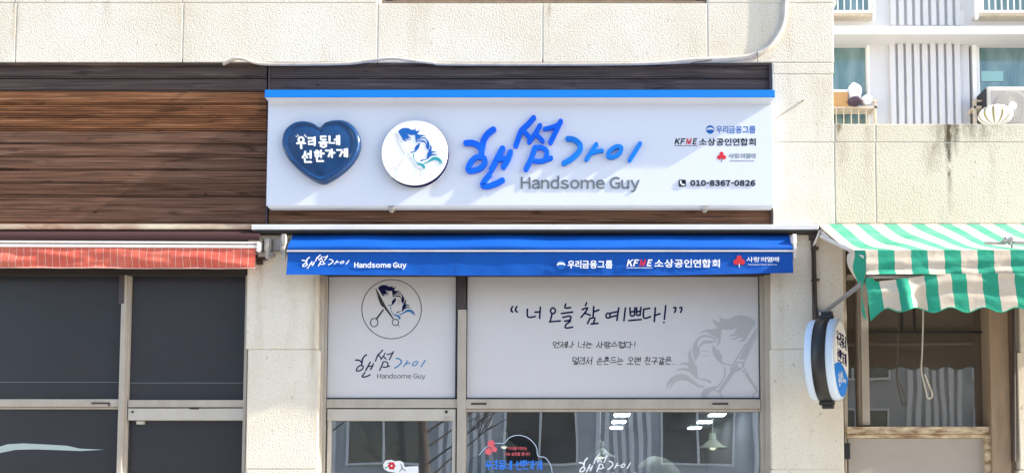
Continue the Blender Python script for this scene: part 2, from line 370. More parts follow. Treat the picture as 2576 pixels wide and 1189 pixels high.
def text_words(s, px, d, th=.002, bold=0, shear=0, sb=.085):
    """[(word, verts, faces)] of a line of text fitted to a photo rectangle px=(x0,y0,x1,y1)"""
    x = 0; words = [[s.split(' ')[0], [], []]]; wi = 0; ws = s.split(' ')
    for ch in s:
        if ch == ' ': x += .24; wi += 1; words.append([ws[wi], [], []]); continue
        vs, fs = glyph(ch, bold)
        if ch == '-': vs = [Vector((v.x * .42, v.y, v.z)) for v in vs]
        a = min(v.x for v in vs); b = max(v.x for v in vs)
        o = len(words[-1][1]); words[-1][1] += [Vector((v.x - a + x + v.y * shear, v.y, v.z)) for v in vs]; words[-1][2] += [tuple(i + o for i in f) for f in fs]
        x += (b - a) + sb
    al = [v for w_ in words for v in w_[1]]
    xa, xb = min(v.x for v in al), max(v.x for v in al); ya, yb = min(v.y for v in al), max(v.y for v in al)
    x0, y0, x1, y1 = px
    for w_ in words:
        out = []
        for v in w_[1]:
            p = P(x0 + (v.x - xa) / (xb - xa) * (x1 - x0), y1 + (v.y - ya) / (yb - ya) * (y0 - y1), d); out.append(Vector((p.x, d - (th if v.z > 0 else 0), p.z)))
        w_[1] = out
    return words
def text_mb(s, px, d, th=.002, bold=0, shear=0, m=0, mb=None):
    mb = mb or MB()
    for _, v, f in text_words(s, px, d, th, bold, shear): mb.add(v, f, m)
    return mb
def text_parts(s, px, d, th, bold, name, m, parent):
    for _, v, f in text_words(s, px, d, th, bold):
        q = MB(); q.add(v, f); q.build(name, m, parent)
def Z(scale, ox, oy, k=2576 / 2600):
    return lambda x, y: ((x / scale + ox) * k, (y / scale + oy) * k)

# --- handwritten Hangul from single strokes
RING = [(.5 + .5 * math.cos(a), .5 + .5 * math.sin(a)) for a in [2 * math.pi * k / 10 for k in range(10)]]
def ring(x0, y0, x1, y1): return ('o', [(x0 + (x1 - x0) * x, y0 + (y1 - y0) * y) for x, y in RING])
J = {'ㄱ': [[(0, .1), (.95, .1), (.9, .5), (.6, 1)]], 'ㄴ': [[(0, 0), (.02, .9), (1, .88)]], 'ㄷ': [[(0, .08), (.95, .05)], [(0, .08), (.02, .92), (1, .9)]],
     'ㄹ': [[(0, .05), (.95, .05), (.93, .47), (.05, .5), (.05, .95), (1, .93)]], 'ㅁ': [[(0, .02), (.05, 1)], [(0, .05), (1, .05), (.95, .95), (.03, .97)]],
     'ㅂ': [[(0, 0), (.05, .98), (.95, .98)], [(1, 0), (.95, .98)], [(.03, .5), (.97, .5)]], 'ㅅ': [[(.55, 0), (.4, .5), (0, 1)], [(.45, .45), (1, 1)]],
     'ㅇ': [ring(0, .05, 1, 1)], 'ㅈ': [[(0, .08), (.95, .08), (.55, .5), (0, 1)], [(.55, .5), (1, 1)]], 'ㅊ': [[(.4, -.2), (.6, -.1)], [(0, .15), (.95, .15), (.55, .5), (0, 1)], [(.55, .5), (1, 1)]],
     'ㅌ': [[(0, .05), (1, .05)], [(0, .5), (.9, .5)], [(0, .05), (0, .95), (1, .95)]], 'ㅎ': [[(.35, -.08), (.65, -.05)], [(0, .2), (1, .18)], ring(.15, .4, .85, 1)]}
LC = 'ㄱㄲㄴㄷㄸㄹㅁㅂㅃㅅㅆㅇㅈㅉㅊㅋㅌㅍㅎ'; TC = ' ㄱㄲㄳㄴㄵㄶㄷㄹㄺㄻㄼㄽㄾㄿㅀㅁㅂㅄㅅㅆㅇㅈㅊㅋㅌㅍㅎ'
VC = 'ㅏㅐㅑㅒㅓㅔㅕㅖㅗㅘㅙㅚㅛㅜㅝㅞㅟㅠㅡㅢㅣ'
VS = {'ㅏ': [[(.3, 0), (.3, 1)], [(.3, .48), (1, .45)]], 'ㅐ': [[(.15, .05), (.15, .95)], [(.85, 0), (.85, 1)], [(.15, .5), (.85, .5)]], 'ㅓ': [[(.7, 0), (.7, 1)], [(0, .45), (.7, .42)]],
      'ㅔ': [[(.5, .05), (.5, .95)], [(1, 0), (1, 1)], [(0, .45), (.5, .45)]], 'ㅣ': [[(.5, 0), (.5, 1)]], 'ㅗ': [[(.5, 0), (.5, .9)], [(0, .9), (1, .88)]], 'ㅜ': [[(0, .1), (1, .08)], [(.5, .1), (.5, 1)]], 'ㅡ': [[(0, .5), (1, .45)]]}
def hangul(ch):
    """strokes of one syllable in a unit square, y down"""
    if ch == '!': return [[(.3, 0), (.28, .7)], [(.27, .95), (.29, .97)]]
    if ch == '.': return [[(.2, .95), (.24, .97)]]
    c = ord(ch) - 0xAC00; l, v, t = LC[c // 588], VC[c % 588 // 28], TC[c % 28]; out = []
    def put(ss, x0, y0, x1, y1):
        for s_ in ss:
            cl = isinstance(s_, tuple); pts = s_[1] if cl else s_
            q = [(x0 + (x1 - x0) * x, y0 + (y1 - y0) * y) for x, y in pts]; out.append(('o', q) if cl else q)
    if v in 'ㅗㅜㅡ':
        put(J[l], .2, .02, .8, .36 if t != ' ' else .48); put(VS[v], .02, .4 if t != ' ' else .52, .98, .62 if t != ' ' else (.98 if v != 'ㅡ' else .9))
        if t != ' ': put(J[t], .2, .68, .82, 1)
    else:
        b = .56 if t != ' ' else .92
        put(J[l], .02, .06, .52 if v != 'ㅣ' else .62, b); put(VS[v], .56, 0, 1.0, .6 if t != ' ' else 1.0)
        if t != ' ': put(J[t], .25, .66, .92, 1)
    return out
def write(mb, s, x0, y0, cw, chh, wd, d, th=.001, m=0, slant=.12, adv=1.12, rise=0, conv=None, jit=.03):
    x = x0; k = 0
    for ch in s:
        if ch == ' ': x += cw * .55; continue
        a = cw * (.35 if ch in '!.' else 1); r1 = random.uniform(-jit, jit) * chh
        for st in hangul(ch):
            cl = isinstance(st, tuple); pts = st[1] if cl else st
            q = [(x + px * cw + (1 - py) * chh * slant + random.uniform(-jit, jit) * cw * .5, y0 + py * chh + r1 + (x - x0 + px * cw) * rise + random.uniform(-jit, jit) * chh * .5) for px, py in pts]
            mb.stroke(q, wd, d, th + (k % 9) * th * .08, m, closed=cl, sub=3 if cl else 1, conv=conv, cap=4); k += 1
        x += a * adv
    return x

# --- the shop's brush-written name, measured on the big sign; (strokes, width, lighter?)
NAME = [([(188, 448), (260, 448), (325, 480), (350, 520)], 62, 0), ([(482, 302), (425, 345), (380, 410), (362, 490), (352, 575)], 62, 0),
        ('o', [(345, 600), (385, 615), (385, 670), (330, 725), (235, 748), (208, 725), (238, 655), (290, 605)], 56, 0),
        ([(580, 505), (530, 600), (460, 735)], 60, 0), ([(665, 545), (640, 620), (590, 705)], 58, 0), ([(535, 625), (645, 610)], 52, 0),
        ([(440, 790), (385, 860), (368, 905), (425, 912), (510, 885), (578, 848)], 58, 0),
        ([(915, 175), (850, 250), (785, 310), (755, 380), (722, 478)], 54, 0), ([(800, 310), (850, 365), (875, 400)], 50, 0),
        ([(982, 258), (935, 340), (865, 438)], 48, 0), ([(935, 345), (1010, 425)], 48, 0),
        ([(1035, 298), (1110, 280), (1175, 255)], 46, 0), ([(1205, 215), (1155, 320), (1095, 440)], 52, 0),
        ([(930, 495), (890, 610), (832, 730)], 54, 0), ([(930, 495), (1000, 495), (1055, 535), (1048, 600)], 50, 0), ([(925, 640), (1000, 642), (1100, 608)], 50, 0),
        ([(1282, 402), (1350, 412), (1412, 465), (1408, 530), (1330, 610), (1240, 665)], 56, 1), ([(1588, 463), (1530, 550), (1482, 625)], 46, 1), ([(1530, 560), (1590, 540), (1650, 530)], 42, 1),
        ('o', [(1830, 485), (1858, 505), (1835, 560), (1770, 598), (1718, 592), (1728, 540), (1785, 495)], 44, 1), ([(2058, 455), (2000, 550), (1948, 630)], 46, 1)]
def name_strokes(mb, f, k, d, th, m0, m1, conv=None, wk=1.0, lo=0, hi=99):
    """f maps sign-zoom points to photo points, k is the scale"""
    for i, st in enumerate(NAME):
        if not lo <= i < hi: continue
        cl = st[0] == 'o'; pts, wd, lt = (st[1:] if cl else st)
        mb.stroke([f(*p) for p in pts], wd * k * wk, d, th + (i % 7) * min(.0005, th * .06), m1 if lt else m0, closed=cl, conv=conv)

# --- logo artwork traced once (man's hair, woman's hair, waves, scissors)
ART = {'hair': [[(790, 175), (820, 205), (900, 210), (950, 180), (1020, 166), (1090, 175), (1150, 205), (1185, 245), (1150, 310), (1110, 370), (1075, 440), (1050, 453), (990, 455), (1035, 425), (1040, 405), (960, 430), (890, 432), (960, 410), (1000, 385), (940, 393), (885, 393), (950, 360), (985, 300), (930, 325), (860, 325), (836, 318), (818, 332), (812, 380), (808, 430), (792, 480), (765, 502), (768, 465), (785, 440), (770, 420), (720, 388), (680, 362), (640, 346), (575, 370), (600, 345), (650, 322), (720, 318), (775, 300), (740, 268), (715, 205), (760, 238), (808, 236)],
                [(715, 500), (745, 500), (762, 540), (800, 550), (795, 575), (822, 590), (826, 632), (816, 640), (832, 678), (870, 690), (925, 690), (925, 708), (870, 706), (810, 690), (760, 640), (725, 590), (714, 540)],
                [(775, 438), (720, 398), (650, 376), (600, 383), (550, 420), (515, 470), (500, 530), (505, 590), (520, 625), (530, 662), (560, 622), (582, 580), (575, 520), (556, 490), (562, 450), (590, 416), (640, 400), (700, 410), (750, 442)],
                [(775, 450), (720, 444), (650, 437), (605, 450), (578, 485), (577, 525), (600, 490), (640, 475), (700, 470), (750, 462)],
                [(482, 530), (456, 580), (455, 630), (463, 678), (430, 674), (380, 682), (350, 708), (400, 700), (450, 714), (462, 738), (400, 734), (350, 746), (315, 770), (370, 760), (430, 766), (480, 786), (520, 830), (560, 857), (640, 872), (690, 902), (710, 892), (690, 868), (640, 852), (580, 852), (562, 838), (550, 720), (528, 690), (518, 655), (496, 620)]],
       'wave': [[(215, 970), (225, 905), (260, 850), (310, 812), (380, 797), (450, 816), (510, 868), (570, 918), (640, 935), (620, 950), (570, 945), (500, 905), (450, 878), (390, 866), (330, 880), (290, 915), (257, 970), (262, 925), (290, 880), (255, 915)],
                [(600, 1060), (595, 1010), (630, 960), (690, 940), (770, 925), (820, 870), (845, 800), (835, 720), (860, 745), (862, 800), (840, 860), (790, 935), (740, 975), (690, 985), (655, 1015), (640, 1060)]]}
def art(mb, f, key, d, th, m=0):
    for p in ART[key]: mb.poly([f(*q) for q in p], d, th, m)

# ================================================================== setting
g = MB(); g.box(-60, 60, -60, 40, -.3, 0); tag(g.build('road', M['asphalt']), 'grey asphalt road in front of the shops', kind='structure')
g = MB(); g.box(-30, 30, -4.2, .35, 0.0005, .12); tag(g.build('pavement', M['concrete']), 'pale concrete pavement along the shop fronts', kind='structure')

# ------------------------------------------------------------------ shop building
B = thing('shop_building', 'cream stone shop building with brown plank cladding and aluminium shop windows', 'building', (0, .5, 0))
mb = MB()
def panel(x0, y0, x1, y1, back=.09, g=1.2): mb.pbox(x0 + g, y0 + g, x1 - g, y1 - g, 0, back)
TOPY = -900
XL, XR, XP = -1500, 2098, 3600
vj = [-1500, -1180, -780, -370, 40, 460, 950, 1365, 1780, XR]
for a, b in zip(vj, vj[1:]):
    panel(a, 8, b, 158)
    if not (a >= 950 and b <= 1780):
        for r0, r1 in ((-170, 8), (-420, -170), (-660, -420), (TOPY, -660)): panel(a, r0, b, r1)
    else:
        for r0, r1 in ((-420, -330), (-660, -420), (TOPY, -660)): panel(a, r0, b, r1)
panel(1943, 158, XR, 187); panel(1943, 187, XR, 358); panel(1943, 358, 2100, 565)
wall = mb.build('stone_wall', M['stone'], B, bevel=.005); mb = MB()
pj = [2100, 2203, 2640, 3080, XP]
for a, b in zip(pj, pj[1:]): panel(a, 311, b, 358, .12); panel(a, 358, b, 563, .12)
mb.build('parapet', M['stone2'], B, bevel=.005)

mb = MB()   # solid core behind the facing stones, openings left free
mb.pbox(XL, 9, XR - 1, 150, .005, .4); mb.pbox(XL, TOPY, 962, 9, .005, .4); mb.pbox(1775, TOPY, XR - 1, 9, .005, .4); mb.pbox(962, TOPY, 1775, -328, .005, .4)
mb.pbox(1944, 150, XR - 1, 566, .005, .4); mb.pbox(XL, 150, 1944, 563, .07, .4)
mb.pbox(XR - 1, 312, XP, 562, .005, .4)
mb.box(P(XL, 0).x, P(XR, 100).x - .01, .4, 5.0, PZ(9), PZ(TOPY))
mb.box(P(XL, 0).x, P(XP, 0).x, .4, 5.0, PZ(600), PZ(564))
mb.build('wall_core', M['mortar'], B)
# pillars
for nm, (x0, x1, y0, js) in {'a': (621, 800, 590, (878, 1179, 1480)), 'b': (1940, 2122, 580, (877, 1179, 1480)), 'c': (2563, 2760, 565, (885, 1181, 1480))}.items():
    mb = MB(); ys = [y0, *js, 1740]
    for a, b in zip(ys, ys[1:]): mb.pbox(x0, a + 1, x1, b - 1, 0, .35)
    mb.pbox(x0 + 2, y0, x1 - 2, 1740, .008, .36)
    mb.build('pillar', M['stone'], B, bevel=.006)
mb = MB(); mb.pbox(XL, 590, -900, 1740, 0, .36); mb.build('pillar', M['stone'], B, bevel=.006)
mb = MB(); mb.pbox(3300, 565, XP, 1740, 0, .36); mb.build('pillar', M['stone'], B, bevel=.006)
# planks
def planks(x0, x1, name, tone):
    nails = []; mb = MB(); ys = [163, 198.5] + [230 + 33.1 * i for i in range(10)] + [562]; ys = ys[:-2] + [562]
    for i, (a, b) in enumerate(zip(ys, ys[1:])):
        dd = .028 + random.uniform(0, .003)
        mb.pbox(x0, b - 4.4, x1, b - 1.0, dd + .004, .06, tone(i))
        n = 5 if i in (3, 4, 9) else 1; h = (b - 5.2 - a - .9) / n
        for k in range(n): mb.pbox(x0, a + .9 + h * k, x1, a + .9 + h * (k + 1) - (.9 if n > 1 else 0), dd + random.uniform(0, .0012) * (n > 1), .06, tone(i))
        for xx in (x1 - 9, x0 + 14, (x0 + x1) / 2 + 40):
            if xx > -50: nails.append((xx, (a + b) / 2 - 6, dd)); nails.append((xx + 2, (a + b) / 2 + 6, dd))
    mb.build(name, [M['wood'], M['wood2'], M['woodgrey']], B, bevel=.003)
    mb = MB()
    for xx, yy, dd in nails: mb.lathe([(.0001, -.0015), (.0035, -.001), (.0035, .002)], P(xx, yy, dd), 'y', 6)
    o = mb.build('nail_heads', M['black'], B); o['kind'] = 'stuff'
    mb = MB(); mb.pbox(x0, 160, x1, 563, .06, .068); mb.build('plank_backing', M['dark'], B)
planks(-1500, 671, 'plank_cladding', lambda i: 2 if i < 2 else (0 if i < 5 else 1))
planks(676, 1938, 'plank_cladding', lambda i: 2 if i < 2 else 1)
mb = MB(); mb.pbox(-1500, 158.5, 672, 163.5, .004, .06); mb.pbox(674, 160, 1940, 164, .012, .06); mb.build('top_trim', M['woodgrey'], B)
for bx_ in ((671.5, 165, 675.5, 562, .022, .06), (1937.5, 161, 1941, 562, .004, .06)): mb = MB(); mb.pbox(*bx_); mb.build('cladding_batten', M['aludark'], B)
# ledges
mb = MB(); mb.pbox(632, 564, 2060, 577, -.09, .03); mb.build('ledge', M['ledge'], B, bevel=.004)
mb = MB(); mb.pbox(640, 577.3, 2056, 583, -.086, .03); mb.build('ledge_shade_strip', M['dark'], B)  # added dark strip stands in for the shade under the ledge
mb = MB(); mb.pbox(-1500, 563, 631, 576, -.06, .03); o = mb.build('ledge', M['rust'], B, bevel=.004); o['label'] = 'rust streaked cream ledge'
# lintels
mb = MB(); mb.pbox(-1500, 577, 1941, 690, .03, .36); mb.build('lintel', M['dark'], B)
mb = MB(); mb.pbox(2122, 563, 2563, 592, .05, .36); mb.build('lintel', M['beige'], B)
# upper window
win = MB(); win.pbox(962, -322, 1775, -300, .06, .2); win.pbox(962, -300, 985, 2, .06, .2); win.pbox(1750, -300, 1775, 2, .06, .2); win.pbox(985, -8, 1750, 3, .03, .2); win.pbox(1350, -300, 1372, -8, .07, .2)
uw = win.build('window', M['brownwood'], B, bevel=.004)
mb = MB(); mb.pbox(985, -300, 1750, -8, .12, .13); mb.build('pane', M['farpane'], uw)
for q_ in (970, 1752): mb = MB(); mb.pbox(q_, 0, q_ + 18, 7, .022, .05); mb.build('sill_bracket', M['black'], uw)
mb = MB(); mb.pbox(962, 3, 1775, 8, .004, .2); mb.build('sill', M['brownwood'], uw)

# --- middle shop window
mb = MB()
mb.pbox(800, 640, 811, 1740, .05, .3); mb.pbox(811, 640, 821, 1740, .085, .3); mb.pbox(1913, 640, 1926, 1740, .085, .3); mb.pbox(1926, 640, 1940, 1740, .045, .3)
mb.pbox(1150, 778, 1171, 1740, .07, .2); mb.pbox(821, 1003, 1150, 1025, .085, .18); mb.pbox(1171, 1003, 1913, 1027, .08, .18); mb.pbox(1171, 1028, 1913, 1034, .092, .18)
mw = mb.build('window', M['alu'], B, bevel=.003)
mb = MB(); mb.pbox(1150, 640, 1171, 777, .07, .2); mb.build('mullion', M['aludark'], mw, bevel=.003)
for q_ in ((1185, 1012, 1224, 1017, .076, .08), (1792, 1012, 1832, 1017, .076, .08)): mb = MB(); mb.pbox(*q_); mb.build('latch_slot', M['brownpipe'], mw)
for q_ in ((1168, 1005, 1172.5, 1027, .074, .08), (1897, 1006, 1913, 1026, .074, .08)): mb = MB(); mb.pbox(*q_); mb.build('corner_cap', M['alu'], mw)
mb = MB(); mb.pbox(1171, 1034, 1913, 1740, .13, .136); mb.build('pane', M['glass'], mw)
mb = MB(); mb.pbox(1171, 640, 1175, 1003, .098, .13); mb.pbox(1909, 640, 1913, 1003, .098, .13); mb.pbox(1146, 640, 1150, 1003, .098, .13); mb.pbox(821, 640, 824, 1003, .098, .13); mb.pbox(1171, 999.5, 1913, 1003, .098, .13); mb.pbox(821, 999.5, 1150, 1003, .098, .13)
mb.build('gasket', M['black'], mw)
mb = MB(); mb.pbox(823, 1028, 1146, 1057, .085, .14); mb.pbox(823, 1057, 832, 1740, .09, .14); mb.pbox(1137, 1057, 1146, 1740, .09, .14)
dr = mb.build('door', M['alu2'], B, bevel=.003)
mb = MB(); mb.pbox(832, 1058, 1137, 1740, .115, .121); mb.build('pane', M['glass'], dr)
mb = MB(); c = P(1123, 1035, .085); mb.lathe([(0, 0), (.012, 0), (.012, -.006), (0, -.006)], c, 'y', 12); mb.build('lock', M['black'], dr); mb = MB(); mb.pbox(1117, 1046, 1132, 1054, .081, .085); mb.build('door_label', M['alu'], dr)

# --- left shop windows (dark film)
mb = MB()
mb.pbox(300, 660, 312, 1740, .05, .25); mb.pbox(314, 660, 322, 1740, .075, .25); mb.pbox(613, 660, 621, 1740, .06, .3)
mb.pbox(-900, 1003, 300, 1022, .06, .2); mb.pbox(-900, 1023, 300, 1028, .075, .2); mb.pbox(322, 1005, 613, 1023, .07, .2)
lw = mb.build('window', M['alu'], B, bevel=.003)
mb = MB(); mb.pbox(299.5, 660, 312.5, 763, .046, .05); mb.build('mullion', M['aludark'], lw)
mb = MB(); mb.pbox(-900, 640, 318, 1010, .10, .106); mb.pbox(306, 640, 619, 1010, .108, .114); mb.pbox(-900, 1010.5, 318, 1740, .10, .106); mb.build('pane', M['film'], lw)
mb = MB(); mb.pbox(230, 1011, 276, 1015, .055, .06); mb.pbox(272, 1015, 276, 1020, .055, .06); mb.build('latch_slot', M['brownpipe'], lw)
mb = MB(); mb.pbox(322, 1026, 613, 1056, .075, .14); ld = mb.build('door', M['alu2'], B, bevel=.003); 
mb = MB(); mb.pbox(306, 1045, 619, 1740, .12, .126); mb.pbox(322, 1057, 327, 1740, .11, .12); mb.build('pane', M['film'], ld)
mb = MB(); mb.lathe([(0, 0), (.009, 0), (.009, -.006), (0, -.006)], P(334, 1035, .075), 'y', 12); mb.build('lock', M['black'], ld); mb = MB(); mb.pbox(477, 1024, 500, 1028, .07, .075); mb.build('door_catch', M['black'], ld)
mb = MB(); mb.pbox(343, 1058, 361, 1066, .09, .12); mb.build('door_stop', M['alu2'], ld)
mb = MB(); mb.pbox(-900, 959.5, 298, 961, .097, .0995); mb.pbox(324, 961.5, 612, 963, .107, .1095); mb.build('film_seam', M['greytxt'], lw)

# --- right shop window
mb = MB()
mb.pbox(2122, 592, 2131, 1740, .10, .3); mb.pbox(2166, 592, 2185, 1068, .11, .25); mb.pbox(2158, 592, 2166, 1068, .15, .25)
mb.pbox(2131, 690, 2166, 700, .14, .24)
mb.pbox(2478, 592, 2490, 1072, .13, .25)
rw = mb.build('window', M['alu'], B, bevel=.003)
mb = MB(); mb.pbox(2490, 592, 2538, 1740, .03, .3); mb.pbox(2538, 592, 2556, 1740, .07, .3); mb.pbox(2556, 592, 2563, 1740, .09, .3); mb.build('jamb', M['brownwood'], rw, bevel=.004)
mb = MB(); mb.pbox(2131, 1072, 2490, 1090, .06, .3); mb.pbox(2131, 1091, 2490, 1101, .085, .3); mb.pbox(2481, 1090, 2500, 1740, .055, .2); mb.build('sill', M['peel'], rw, bevel=.003)
mb = MB(); mb.pbox(2131, 1102, 2480, 1740, .10, .14); mb.build('lower_panel', M['lowpanel'], rw)
mb = MB(); mb.pbox(2131, 592, 2166, 1072, .20, .206); mb.pbox(2185, 592, 2478, 1072, .18, .186); mb.build('pane', M['glass2'], rw)
mb = MB(); mb.pbox(2124, 1113, 2139, 1153, .05, .1); mb.build('hinge', M['black'], rw, bevel=.003)
mb = MB()
for a in (2268, 2299): mb.pbox(a, 640, a + 3, 832, .162, .168)
for b in (758, 832): mb.pbox(2186, b, 2477, b + 4, .155, .161)
mb.build('pole_reflection', M['black'], rw)  # black bars stand in for dark poles mirrored in the pane
# rooms behind the glass
def room(x0, x1, y1, zc, name, matl):
    mb = MB(); y0 = .37
    mb.box(x0, x1, y1, y1 + .1, 0, zc + .1); mb.box(x0 - .1, x0, y0, y1, 0, zc + .1); mb.box(x1, x1 + .1, y0, y1, 0, zc + .1); mb.box(x0, x1, y0, y1, zc, zc + .1); mb.box(x0, x1, y0, y1, .12, .16)
    mb.build(name, matl, B)
room(PX(802) + .1, PX(1940) + .35, 6.9, 2.50, 'interior', M['room'])
room(PX(2100), PX(2600), 4.0, 3.7, 'interior', M['room'])
room(PX(-900), PX(640), 4.0, 3.7, 'interior', M['room'])

# ------------------------------------------------------------------ shop sign
D = -.065
S = thing('shop_sign', 'long white sign board with blue cap reading Handsome Guy beside a heart badge', 'sign', P(1310, 522, -.1))
mb = MB(); mb.pbox(672, 246, 1945, 517, D, .02); mb.pbox(674, 517, 1944, 522, D + .012, .02); mb.build('board', M['signwhite'], S, bevel=.004)
mb = MB()
a, b = P(666, 226, D - .078), P(1950, 245, D - .078); c = P(1300, 256, D)
mb.box(a.x, b.x, a.y, D + .06, b.z, a.z); mb.build('cap', M['cap'], S, bevel=.003)
mb = MB(); zt = b.z
mb.add([(a.x + .002, a.y + .004, zt), (b.x - .002, a.y + .004, zt), (b.x - .02, D, PZ(262, D)), (a.x + .02, D, PZ(262, D)), (a.x + .002, D, zt), (b.x - .002, D, zt)], [(0, 1, 2, 3), (0, 3, 4), (1, 5, 2)]); mb.build('cove', M['signwhite'], S)
for x in (983, 1774):
    mb = MB(); mb.pbox(x - 8, 519, x + 8, 526, D - .006, D + .05); mb.pbox(x - 4, 526, x + 4, 531, D, D + .05); mb.build('bracket', M['bracket'], S, bevel=.002)
# big letters
z2 = Z(4.246, 1140, 260); K2 = .9908 / 4.246
for lo, hi in ((0, 7), (7, 16), (16, 19), (19, 21)):
    mb = MB(); name_strokes(mb, z2, K2, D, .026, 0, 1, lo=lo, hi=hi); mb.build('korean_letter', [M['letter'], M['letter2']], S, bevel=.0015)
a = z2(775, 795); b = z2(2058, 968)
text_parts('Handsome Guy', (*a, *b), D, .005, .012, 'english_word', M['greytxt'], S)
# right hand logos
z3 = Z(4.247, 1660, 260)
def bx(f, x0, y0, x1, y1): return (*f(x0, y0), *f(x1, y1))
def woori(mb, f, x0, y0, x1, y1, d, mblue, mwhite, th=.0012):
    cx, cy, r = (x0 + x1) / 2, (y0 + y1) / 2, (x1 - x0) / 2; ck = [(cx + r * math.cos(t), cy + r * math.sin(t)) for t in [2 * math.pi * k / 24 for k in range(24)]]
    mb.poly([f(*p) for p in ck], d, th, mblue)
    top = [(cx + r * .86 * math.cos(t), cy + r * .05 - r * .55 * math.sin(t)) for t in [math.pi * k / 10 for k in range(11)]]
    low = [(cx + r * .95 * math.cos(t), cy + r * .38 - r * .38 * math.sin(t)) for t in [math.pi * k / 10 for k in range(11)]][::-1]
    mb.poly([f(*p) for p in top + low], d, th * 1.8, mwhite)
def berry(mb, f, x0, y0, x1, y1, d, m, ms, th=.0012):
    w_, h_ = x1 - x0, y1 - y0
    for i, (u, v, r) in enumerate(((.5, .24, .23), (.25, .58, .25), (.75, .58, .25), (.5, .5, .2))):
        mb.poly([f(x0 + w_ * (u + r * math.cos(t)), y0 + h_ * v + w_ * r * math.sin(t)) for t in [2 * math.pi * k / 16 for k in range(16)]], d, th * (1 + .1 * i), m)
    mb.stroke([f(x0 + w_ * .5, y0 + h_ * .75), f(x0 + w_ * .5, y1)], 2.2, d, th, ms)
mb = MB(); woori(mb, z3, 563, 252, 653, 335, D, 0, 1); text_mb('우리금융그룹', bx(z3, 672, 252, 1098, 334), D, .0012, .012, m=0, mb=mb); mb.build('finance_logo', [M['midblue'], M['signwhite']], S)
def kfme(f, x, y, d, mk, mr, mb, ul, b=.04):
    x0, x1, x2, x3, x4 = x; y0, y1 = y
    text_mb('KF', bx(f, x0, y0, x1, y1), d, .0012, b, .25, mk, mb); text_mb('M', bx(f, x1 + 4, y0, x2, y1), d, .0012, b, .2, mr, mb); text_mb('E', bx(f, x2 + 6, y0, x3, y1), d, .0012, b, .25, mk, mb)
    mb.stroke([f(x0, ul), f(x3, ul)], 1.2, d, .001, mk, sub=1)
    text_mb('소상공인연합회', bx(f, x3 + 20, y0 - 2, x4, y1 + 12), d, .0012, .022, 0, mk, mb)
mb = MB(); kfme(z3, (222, 342, 410, 468, 1100), (388, 455), D, 0, 1, mb, 468); mb.build('federation_logo', [M['ink2'], M['red']], S)
mb = MB(); berry(mb, z3, 682, 528, 780, 638, D, 0, 1); text_mb('사랑의열매', bx(z3, 806, 550, 1098, 602), D, .0012, 0, m=1, mb=mb); text_mb('Community Chest of Korea', bx(z3, 820, 622, 1082, 637), D, .0012, 0, m=1, mb=mb); mb.build('charity_logo', [M['red'], M['greytxt']], S)
mb = MB(); q = [z3(*p) for p in [(275, 835), (338, 835), (346, 843), (346, 899), (338, 907), (278, 907), (270, 899), (270, 843)]]; mb.poly(q, D, .005, 0)
mb.stroke([z3(*p) for p in [(290, 852), (292, 872), (308, 888), (328, 890)]], 4, D, .0062, 1)
mb.build('phone_symbol', [M['ink2'], M['whiteink']], S); text_mb('010-8367-0826', bx(z3, 395, 838, 1094, 902), D, .004, .034).build('phone_number', M['ink2'], S)
# heart badge
z1 = Z(3.716, 660, 220)
HO = [(582, 402), (640, 352), (750, 332), (850, 355), (930, 440), (958, 550), (930, 660), (850, 770), (740, 860), (645, 915), (595, 926), (520, 900), (400, 820), (290, 710), (235, 610), (222, 530), (250, 430), (330, 360), (430, 343), (520, 365)]
ho = [Vector((p.x, p.y)) for p in catmull(HO, 4, True)]
mb = MB(); rows = []; cen = Vector((588, 590))
for s_, h in ((1, 0), (1, .030), (.985, .043), (.95, .052), (.90, .055), (.86, .050), (.83, .046), (.79, .047), (.72, .053), (.5, .056), (.25, .057), (.02, .057)):
    rows.append([P(*z1(*(cen + (q - cen) * s_)), D) - Vector((0, h, 0)) for q in ho + [ho[0]]])
mb.grid(rows); he = mb.build('heart_badge', M['heart'], S)
mb = MB(); hd = D - .056; kk = .9908 / 3.716
def place(ch, x, y, w_, h_, wd=19, mb=None, d=hd, f=z1, k=kk, rot=0):
    for i, st in enumerate(hangul(ch)):
        cl = isinstance(st, tuple); pts = st[1] if cl else st
        mb.stroke([f(x + 4 + px * w_ * .88, y + 4 + py * h_ * .88 + px * rot) for px, py in pts], wd * k, d, .004 + i * .0003, 0, closed=cl, sub=3 if cl else 1)
HT = (('우', 345, 470, 90, 125), ('리', 452, 475, 88, 85), ('동', 556, 464, 88, 118), ('네', 650, 462, 105, 92), ('선', 398, 605, 100, 122), ('한', 512, 600, 98, 118), ('가', 618, 590, 92, 80), ('게', 722, 585, 108, 82))
for ch, x, y, w_, h_ in HT: place(ch, x, y, w_, h_, mb=mb)
for a_ in (-2.6, -2.2, -.9, -.5): mb.stroke([z1(390 + 46 * math.cos(a_), 492 + 36 * math.sin(a_)), z1(390 + 58 * math.cos(a_), 492 + 46 * math.sin(a_))], 1.6, hd, .004, sub=1)
mb.build('lettering', M['whiteink'], he)
